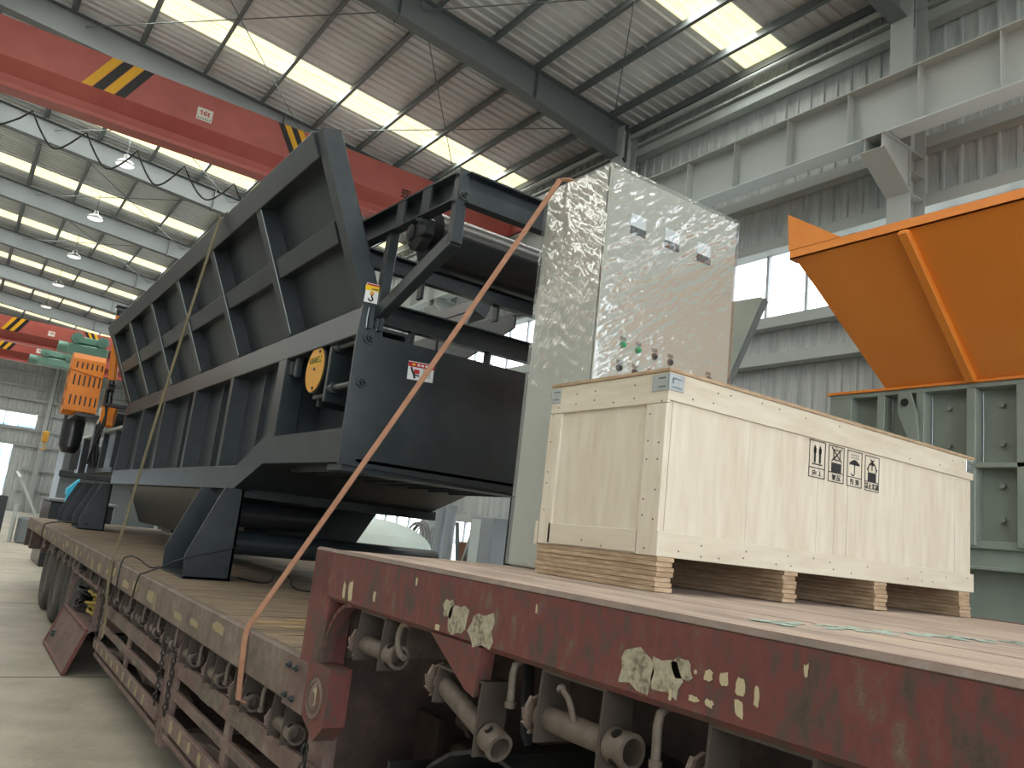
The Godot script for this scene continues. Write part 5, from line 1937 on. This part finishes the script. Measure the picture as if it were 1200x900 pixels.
# ---------------------------------------------------------------- the orange hopper machine beside the trailer
func build_neighbours() -> void:
	var t := thing("crusher_hopper", "orange flared hopper on a ribbed grey-green steel base by the right wall", "machine")
	var b: MB
	var xb := 6.5
	var zl := -4.41
	var zr := 1.2
	b = MB.new()
	b.span(Vector3(xb + 0.12, 0.0, zl + 0.06), Vector3(8.6, 3.3, zr))
	part(b, "base_body", mats.base_green, t)
	b = MB.new()
	b.span(Vector3(xb - 0.02, 3.34, zl - 0.02), Vector3(8.7, 3.362, zr + 0.02))
	part(b, "orange_strip", mats.hopper_orange, t)
	for q in [[3.3, 3.34, 0.0], [2.66, 2.7, 0.0], [2.04, 2.1, 0.02], [1.88, 1.905, -0.05]]:
		b = MB.new()
		b.span(Vector3(xb + q[2], q[0], zl), Vector3(xb + 0.14, q[1], zr), 0.004)
		part(b, "base_flange", mats.base_green, t)
	b = MB.new()
	b.span(Vector3(xb + 0.06, 1.9, zl), Vector3(xb + 0.14, 2.05, zr))
	part(b, "lower_web", mats.base_green, t)
	b = MB.new()
	b.span(Vector3(xb, 2.05, zl), Vector3(xb + 0.14, 3.3, zl + 0.22), 0.004)
	part(b, "base_corner", mats.base_green, t)
	for z in [-3.91, -3.56, -3.15, -2.78, -2.38, -1.98, -1.58]:
		b = MB.new()
		b.span(Vector3(xb, 2.06, z - 0.035), Vector3(xb + 0.14, 3.3, z + 0.035), 0.004)
		var rib := part(b, "base_rib", mats.base_green, t)
		b = MB.new()
		b.tube([Vector3(xb + 0.115, 2.72, z + 0.04), Vector3(xb + 0.115, 3.0, z + 0.043), Vector3(xb + 0.115, 3.29, z + 0.04)], 0.008, 5)
		part(b, "weld_bead", mats.weld, rib)
		for y in [3.17, 2.86, 2.53, 2.27]:
			b = MB.new()
			b.cyl(Vector3(xb + 0.085, y, z + 0.19), Vector3(xb + 0.125, y, z + 0.19), 0.026, -1, 6)
			part(b, "bolt", mats.base_green, t)
	b = MB.new()
	var lug := [Vector3(xb - 0.06, 3.3, -3.62), Vector3(xb - 0.06, 3.3, -3.72), Vector3(xb - 0.06, 3.13, -3.72), Vector3(xb + 0.0, 2.75, -3.6), Vector3(xb - 0.0, 2.75, -3.56), Vector3(xb - 0.06, 3.1, -3.56)]
	b.plate(lug, Vector3(0.03, 0, 0))
	var lo := part(b, "lifting_lug", mats.base_green, t)
	b = MB.new()
	b.lathe(Vector3(xb - 0.061, 3.21, -3.66), Vector3(-1, 0, 0), [Vector2(0.035, 0.002), Vector2(0.022, 0.002), Vector2(0.0, 0.0015)], 16)
	part(b, "lug_hole", mats.black_paint, lo)
	# flared side, its rib and the upright rim
	var fl := func(f: float, z: float) -> Vector3: return Vector3(lerpf(xb, 5.47, f), lerpf(3.362, 4.31, f), z)
	b = MB.new()
	b.plate([fl.call(0.0, -3.87), fl.call(1.0, -4.09), fl.call(1.0, zr), fl.call(0.0, zr - 0.2)], Vector3(0.012, 0.012, 0))
	part(b, "side_plate", mats.hopper_orange, t)
	for z in [-3.135, -1.9, -0.7]:
		b = MB.new()
		var p0: Vector3 = fl.call(0.0, z)
		var p1: Vector3 = fl.call(1.0, z)
		b.bar(p0 + Vector3(-0.02, -0.01, 0), p1 + Vector3(-0.02, -0.01, 0), 0.085, 0.06, Vector3(-0.68, -0.74, 0), 0.012)
		part(b, "side_rib", mats.hopper_orange, t)
	b = MB.new()
	b.span(Vector3(5.455, 4.3, -4.14), Vector3(5.475, 4.385, zr))
	b.span(Vector3(5.455, 4.3, -4.14), Vector3(5.56, 4.315, zr))
	part(b, "rim", mats.hopper_orange, t)
	b = MB.new()
	b.plate([Vector3(5.452, 4.387, -4.15), Vector3(5.452, 4.725, -4.175), Vector3(5.452, 4.387, -3.66)], Vector3(0.02, 0, 0))
	part(b, "corner_plate", mats.hopper_orange, t)
	b = MB.new()
	b.plate([Vector3(5.475, 4.715, -4.175), Vector3(5.475, 4.36, -3.63), Vector3(5.475, 4.345, -3.63), Vector3(5.475, 4.7, -4.18)], Vector3(3.6, 0, 0))
	part(b, "end_deflector", mats.steel_light, t)
	b = MB.new()
	b.plate([Vector3(6.52, 3.362, -3.86), Vector3(5.48, 4.31, -4.1), Vector3(9.3, 4.31, -4.1), Vector3(8.5, 3.362, -3.86)], Vector3(0, 0, 0.012))
	part(b, "end_plate", mats.hopper_orange, t)
	b = MB.new()
	b.plate([Vector3(8.5, 3.362, -3.87), Vector3(9.35, 4.31, -4.09), Vector3(9.35, 4.31, zr), Vector3(8.5, 3.362, zr)], Vector3(-0.012, 0.012, 0))
	part(b, "far_side_plate", mats.hopper_orange, t)
	b = MB.new()
	b.plate([Vector3(6.52, 3.362, zr - 0.02), Vector3(5.48, 4.31, zr), Vector3(9.3, 4.31, zr), Vector3(8.5, 3.362, zr - 0.02)], Vector3(0, 0, -0.012))
	part(b, "near_end_plate", mats.hopper_orange, t)
	# a second, grey-green hopper half hidden behind the cabinet
	t = thing("grey_chute", "dark grey-green flared chute on a stand right behind the wrapped cabinet", "machine")
	b = MB.new()
	b.plate([Vector3(5.0, 3.25, -4.55), Vector3(5.2, 3.93, -4.5), Vector3(5.56, 4.07, -4.5), Vector3(5.62, 4.03, -4.5), Vector3(5.2, 3.2, -4.5)], Vector3(0, 0, -0.03))
	part(b, "flared_plate", mats.base_green, t)
	b = MB.new()
	b.plate([Vector3(5.62, 4.03, -4.47), Vector3(5.17, 3.12, -4.47), Vector3(5.13, 3.12, -4.47), Vector3(5.58, 4.06, -4.47)], Vector3(0, 0, -0.6))
	part(b, "edge_flange", mats.steel_dark, t)
	b = MB.new()
	b.span(Vector3(4.7, 0.0, -5.3), Vector3(5.16, 3.3, -4.6))
	part(b, "stand", mats.base_green, t)


# ---------------------------------------------------------------- overhead cranes, hoists, lamps
func crane(z: float, label: String, detail: bool) -> void:
	var t := thing("overhead_crane", label, "crane", "red overhead cranes")
	var xa := -12.4
	var xb := 8.85
	var yt := 9.19
	var prof := [Vector2(0.26, yt), Vector2(0.26, 8.53), Vector2(0.09, 8.3), Vector2(0.05, 8.16), Vector2(0.17, 8.13), Vector2(0.17, 8.06)]
	var p := []
	for v in prof:
		p.append(Vector3(xa, v.y, z + v.x))
	for i in range(prof.size() - 1, -1, -1):
		p.append(Vector3(xa, prof[i].y, z - prof[i].x))
	var b := MB.new()
	b.plate(p, Vector3(xb - xa, 0, 0))
	part(b, "girder", mats.crane_red, t)
	for s in [0, 1]:
		var x0: float = xb if s == 0 else xa
		var d: float = 1.0 if s == 0 else -1.0
		b = MB.new()
		b.plate([Vector3(x0, yt, z + 0.26), Vector3(x0 + 0.65 * d, 8.86, z + 0.26), Vector3(x0 + 0.65 * d, 8.6, z + 0.26), Vector3(x0, 8.53, z + 0.26)], Vector3(0, 0, -0.52))
		part(b, "tapered_end", mats.crane_red, t)
		b = MB.new()
		b.span(Vector3(x0 + 0.58 * d, 8.6, z - 1.3), Vector3(x0 + 0.8 * d, 8.92, z + 1.3), 0.01)
		part(b, "end_carriage", mats.crane_red, t)
	var f := z + 0.262
	# hazard stripes, leaning in towards the middle
	for q in [[0.46, 0.38, 1.0], [4.2, -0.38, -1.0]]:
		for i in 4:
			b = MB.new()
			var x: float = q[0] + (i * 0.175 if q[2] > 0 else i * 0.13)
			var w := 0.165 if q[2] > 0 else 0.125
			var lean: float = q[1]
			b.plate([Vector3(x, 8.535, f - 0.001), Vector3(x + w, 8.535, f - 0.001), Vector3(x + w + lean, yt - 0.005, f - 0.001), Vector3(x + lean, yt - 0.005, f - 0.001)], Vector3(0, 0, 0.003))
			part(b, "hazard_stripe", mats.crane_yellow if (i % 2 == 0) == (q[2] > 0) else mats.black_paint, t)
	b = MB.new()
	b.span(Vector3(2.345, 8.65, f), Vector3(2.625, 8.89, f + 0.005))
	var plate := part(b, "capacity_plate", mats.sign_white, t)
	plate.set_meta("label", "white plate reading 16t in red")
	lettering("16t", 0.13, mats.print_red, "capacity_print", plate, Vector3(2.485, 8.795, f + 0.006), Basis())
	if detail:
		b = MB.new()
		for i in 6:
			strokes(b, Vector3(2.365 + i * 0.042, 8.67, f + 0.005), Vector3(0.032, 0, 0), Vector3(0, 0.04, 0), [[0, 0.2, 1, 0.2], [0, 0.7, 1, 0.7], [0.5, 0, 0.5, 1]], 0.005, 0.001)
		tag(part(b, "small_print", mats.print_black, plate), "", "", "", "stuff")
		b = MB.new()
		strokes(b, Vector3(6.6, 8.58, f), Vector3(0.22, 0, 0), Vector3(0, 0.2, 0), GLYPHS.now, 0.022, 0.002)
		strokes(b, Vector3(6.9, 8.58, f), Vector3(0.24, 0, 0), Vector3(0, 0.2, 0), GLYPHS.facing, 0.024, 0.002)
		tag(part(b, "name_print", mats.print_black, t), "black characters painted on the red girder", "", "", "stuff")


func build_cranes() -> void:
	crane(-15.2, "big red crane girder spanning the roof above the dark hopper", true)
	crane(-43.2, "red crane girder in the distance with a green hoist under it", false)
	crane(-49.6, "farthest and smallest red crane girder near the far wall", false)
	# festoon cable hanging in loops below the nearest girder
	var b := MB.new()
	var peaks := [Vector2(-1.5, 7.99), Vector2(-0.12, 7.96), Vector2(0.73, 7.94), Vector2(1.58, 7.9), Vector2(2.4, 7.89), Vector2(3.35, 7.9), Vector2(4.3, 7.92)]
	var pts := []
	for i in peaks.size() - 1:
		for k in 10:
			var u := k / 10.0
			var drop: float = 0.52 * (1.0 - pow(2.0 * u - 1.0, 2.0))
			var p: Vector2 = peaks[i].lerp(peaks[i + 1], u)
			pts.append(Vector3(p.x + 0.04 * sin(u * TAU), p.y - drop, -15.5 + 0.05 * sin(i * 2.0)))
	b.tube(pts, 0.017, 7)
	tag(part(b, "festoon_cable", mats.cable_black, self), "black cable hanging in loops below the near red crane girder", "cable")
	# green hoists
	for q in [[4.05, -42.4, "green electric hoist under the second red crane girder"], [3.3, -48.8, "small green hoist under the farthest red crane girder"]]:
		var t := thing("electric_hoist", q[2], "hoist", "green crane hoists")
		var o := Vector3(q[0], 0, q[1])
		b = MB.new()
		b.span(o + Vector3(-0.85, 8.0, -0.35), o + Vector3(0.85, 8.4, 0.45), 0.04)
		part(b, "hoist_body", mats.hoist_green, t)
		b = MB.new()
		b.span(o + Vector3(-0.35, 8.12, -0.66), o + Vector3(0.35, 8.3, 0.3), 0.02)
		b.span(o + Vector3(-0.45, 8.5, -0.66), o + Vector3(0.45, 8.8, 0.3), 0.02)
		part(b, "trolley_arm", mats.hoist_green, t)
		for x in [-0.55, 0.55]:
			b = MB.new()
			b.cyl(o + Vector3(x, 8.68, 0.2), o + Vector3(x, 8.68, 0.48), 0.26, -1, 20)
			b.cyl(o + Vector3(x, 8.68, 0.48), o + Vector3(x, 8.68, 0.55), 0.1, -1, 12)
			part(b, "trolley_wheel", mats.hoist_green, t)
			b = MB.new()
			b.span(o + Vector3(x - 0.08, 8.25, 0.3), o + Vector3(x + 0.08, 8.66, 0.4))
			part(b, "hanger", mats.hoist_green, t)
		b = MB.new()
		b.cyl(o + Vector3(-1.25, 8.2, 0.1), o + Vector3(-0.85, 8.2, 0.1), 0.25, -1, 20)
		part(b, "hoist_motor", mats.hoist_green, t)
		b = MB.new()
		b.cyl(o + Vector3(0.3, 8.0, 0.0), o + Vector3(0.3, 4.6, 0.0), 0.02, -1, 6)
		part(b, "hoist_rope", mats.cable_black, t)
		b = MB.new()
		b.span(o + Vector3(0.15, 4.0, -0.12), o + Vector3(0.45, 4.6, 0.12), 0.06)
		b.tube([o + Vector3(0.3, 4.05, 0), o + Vector3(0.3, 3.85, 0), o + Vector3(0.42, 3.7, 0), o + Vector3(0.3, 3.58, 0), o + Vector3(0.16, 3.66, 0)], 0.04, 8)
		part(b, "hook_block", mats.hook_yellow, t)
	# round high-bay lamps in a row under the rafters
	var places := ["nearest the red crane", "second in its row", "third in its row", "fourth in its row", "farthest in its row"]
	for i in 5:
		var z := -23.3 - i * 5.6
		var t := thing("high_bay_lamp", "round white lamp hanging under the roof, %s" % places[i], "lamp", "high bay lamps under the roof")
		b = MB.new()
		b.lathe(Vector3(2.15, 10.5, z), Vector3.UP, [Vector2(0.24, 0), Vector2(0.25, 0.03), Vector2(0.2, 0.1), Vector2(0.08, 0.16), Vector2(0.06, 0.3), Vector2(0.0, 0.3)], 24)
		part(b, "housing", mats.steel_light, t)
		b = MB.new()
		b.lathe(Vector3(2.15, 10.505, z), Vector3.DOWN, [Vector2(0.235, 0), Vector2(0.2, 0.02), Vector2(0.0, 0.03)], 24)
		part(b, "diffuser", mats.lamp_glow, t)
		b = MB.new()
		b.cyl(Vector3(2.15, 10.78, z), Vector3(2.15, roof_y(2.15) - 0.05, z), 0.012, -1, 6)
		part(b, "hanger_rod", mats.steel_dark, t)
		var l := SpotLight3D.new()
		l.name = "lamp_light"
		l.light_energy = 1.2
		l.light_color = Color("#fbf8ef")
		l.light_size = 0.2
		l.spot_range = 40.0
		l.spot_angle = 65.0
		l.shadow_enabled = true
		l.transform = Transform3D(Basis(Vector3.RIGHT, -PI / 2), Vector3(2.15, 10.45, z))
		t.add_child(l)


# ---------------------------------------------------------------- what stands farther off
func build_background() -> void:
	var b: MB
	var t: Node3D
	# white tank seen under the machine
	t = thing("storage_tank", "white domed tank standing on the floor beyond the trailer", "tank")
	b = MB.new()
	var prof := []
	for i in 11:
		var a := i / 10.0 * PI * 0.5
		prof.append(Vector2(1.25 * cos(a), 1.3 + 0.53 * sin(a)))
	b.lathe(Vector3(6.6, 0, -14.2), Vector3.UP, [Vector2(0, 0), Vector2(1.25, 0.0)] + prof, 56)
	part(b, "shell", mats.tank_white, t)
	b = MB.new()
	b.span(Vector3(6.5, 1.76, -14.3), Vector3(6.52, 1.93, -14.05))
	part(b, "top_lug", mats.tank_white, t)
	# coil of wire
	t = thing("wire_coil", "upright coil of grey wire hung on a rack beyond the trailer", "coil")
	for k in 9:
		b = MB.new()
		var ring := []
		var r := 0.4 + 0.02 * (k % 4)
		for i in 29:
			var a := TAU * i / 28
			ring.append(Vector3(9.1 + 0.03 * k, 1.42 + r * cos(a) + 0.03 * sin(k * 2.1), -17.0 + r * sin(a) * 1.05 + 0.05 * cos(k * 1.3)))
		b.tube(ring, 0.016, 6, false)
		part(b, "wire_loop", mats.wire_grey, t)
	b = MB.new()
	b.span(Vector3(9.05, 0, -17.03), Vector3(9.15, 1.6, -16.97))
	b.span(Vector3(8.9, 0, -17.2), Vector3(9.4, 0.05, -16.8))
	part(b, "coil_post", mats.steel_dark, t)
	# wire rack
	t = thing("wire_rack", "grey mesh rack standing beside the wire coil", "rack")
	b = MB.new()
	for i in 7:
		b.span(Vector3(9.2, 0.0, -16.4 + i * 0.09), Vector3(9.22, 1.8, -16.388 + i * 0.09))
		b.span(Vector3(9.2, 0.9 + i * 0.13, -16.42), Vector3(9.22, 0.912 + i * 0.13, -15.83))
	part(b, "mesh", mats.wire_grey, t)
	for i in 2:
		b = MB.new()
		var z := -15.65 + i * 0.4
		b.cyl(Vector3(9.0, 0, z), Vector3(9.0, 2.3, z), 0.12, -1, 20)
		b.cyl(Vector3(9.0, 0, z), Vector3(9.0, 0.03, z), 0.16, -1, 20)
		tag(part(b, "standing_pipe", mats.pipe_grey, self), ["upright grey pipe next to the mesh rack", "upright grey pipe next to the slanted scrap"][i], "pipe", "upright pipes beyond the trailer")
	t = thing("scrap_stand", "rusty scrap pieces leaning on a small stand by the upright pipes", "scrap")
	b = MB.new()
	b.bar(Vector3(9.0, 1.95, -14.95), Vector3(8.95, 0.0, -14.4), 0.08, 0.03)
	part(b, "leaning_bar", mats.steel_dark, t)
	b = MB.new()
	b.bar(Vector3(9.1, 1.95, -14.4), Vector3(8.95, 0.0, -14.9), 0.08, 0.03)
	part(b, "leaning_bar", mats.steel_grey, t)
	b = MB.new()
	b.span(Vector3(9.1, 0.0, -14.95), Vector3(9.5, 1.55, -14.5), 0.02)
	part(b, "rusty_block", mats.junk_brown, t)
	t = thing("steel_cabinet", "plain grey steel locker beyond the trailer under the machine", "cabinet")
	b = MB.new()
	b.span(Vector3(8.9, 0, -14.25), Vector3(9.6, 2.1, -13.4), 0.01)
	part(b, "body", mats.pipe_grey, t)
	b = MB.new()
	b.span(Vector3(8.89, 0.1, -14.2), Vector3(8.9, 2.05, -13.85))
	part(b, "door", mats.steel_light, t)
	# far left: machinery and stock on the floor
	t = thing("dark_press", "dark bulky machine against the far wall behind the trailer", "machine")
	b = MB.new()
	b.span(Vector3(4.3, 0, -48), Vector3(9.0, 4.0, -45), 0.05)
	part(b, "body", mats.steel_dark, t)
	b = MB.new()
	b.span(Vector3(4.2, 2.3, -44.95), Vector3(9.0, 2.6, -44.7), 0.03)
	part(b, "ledge", mats.rubber, t)
	b = MB.new()
	b.span(Vector3(4.6, 2.7, -44.98), Vector3(8.6, 3.7, -44.9), 0.02)
	part(b, "front_panel", mats.rubber, t)
	t = thing("tilted_chute", "pale grey tilted chute standing on the floor near the far gateway", "chute")
	b = MB.new()
	b.bar(Vector3(1.6, 2.0, -28.0), Vector3(2.35, 0.75, -28.6), 0.5, 0.06, Vector3(0.8, 0.5, 0))
	part(b, "sheet", mats.steel_light, t)
	b = MB.new()
	b.span(Vector3(1.9, 0, -28.9), Vector3(3.4, 0.75, -28.0), 0.04)
	part(b, "bed", mats.steel_dark, t)
	for x in [1.75, 3.5]:
		b = MB.new()
		b.cyl(Vector3(x, 0, -28.3), Vector3(x, 1.1, -28.3), 0.06, -1, 10)
		part(b, "post", mats.steel_grey, t)
	t = thing("machine_skid", "dark machine frame on the floor left of the trailer's tail", "machine")
	b = MB.new()
	b.span(Vector3(-1.5, 0.25, -33.0), Vector3(0.9, 1.4, -31.5), 0.08)
	part(b, "housing", mats.steel_dark, t)
	b = MB.new()
	b.cyl(Vector3(-0.4, 0.9, -31.3), Vector3(0.7, 0.9, -31.3), 0.45, -1, 24)
	part(b, "motor_drum", mats.junk_brown, t)
	b = MB.new()
	b.span(Vector3(-1.5, 0, -33.0), Vector3(1.0, 0.25, -31.4), 0.02)
	part(b, "feet", mats.rubber, t)
	t = thing("steel_bin", "black open steel bin beside the tilted chute", "bin")
	b = MB.new()
	b.span(Vector3(1.0, 0, -30.4), Vector3(1.05, 1.3, -29.4))
	b.span(Vector3(1.5, 0, -30.4), Vector3(1.55, 1.3, -29.4))
	b.span(Vector3(1.0, 0, -30.4), Vector3(1.55, 1.3, -30.35))
	b.span(Vector3(1.0, 0, -29.45), Vector3(1.55, 1.3, -29.4))
	b.span(Vector3(1.0, 0, -30.4), Vector3(1.55, 0.05, -29.4))
	part(b, "shell", mats.rubber, t)
	t = thing("black_box", "low black steel box just behind the trailer's tail", "box")
	b = MB.new()
	b.span(Vector3(1.9, 0, -22.5), Vector3(3.2, 1.42, -20.5), 0.03)
	part(b, "body", mats.rubber, t)
	b = MB.new()
	b.span(Vector3(1.85, 1.42, -22.55), Vector3(3.25, 1.48, -20.45), 0.01)
	part(b, "lid", mats.steel_dark, t)
	b = MB.new()
	b.plate([Vector3(1.96, 1.6, -18.6), Vector3(2.15, 1.6, -18.6), Vector3(2.15, 1.94, -18.6), Vector3(1.96, 1.72, -18.6)], Vector3(0, 0, -0.3))
	b.span(Vector3(1.98, 0, -18.85), Vector3(2.13, 1.6, -18.65))
	tag(part(b, "blue_bin", mats.tarp_blue, self), "small bright blue bin glimpsed behind the machine's rear legs", "bin")
	# the building across the yard, seen through the gateway
	t = thing("office_building", "pale office building with blue window bands outside the far gateway", "building")
	b = MB.new()
	b.span(Vector3(-14, 0, -96), Vector3(10, 9.5, -88))
	part(b, "walls", mats.building_wall, t)
	for y in [1.0, 3.4, 5.8]:
		for i in 8:
			b = MB.new()
			var x := -13.5 + i * 2.9
			b.span(Vector3(x, y, -88), Vector3(x + 2.4, y + 1.4, -87.95))
			var wf := part(b, "window", mats.frame_white, t)
			b = MB.new()
			b.span(Vector3(x + 0.06, y + 0.06, -87.96), Vector3(x + 2.34, y + 1.34, -87.93))
			part(b, "glazing", mats.building_glass, wf)
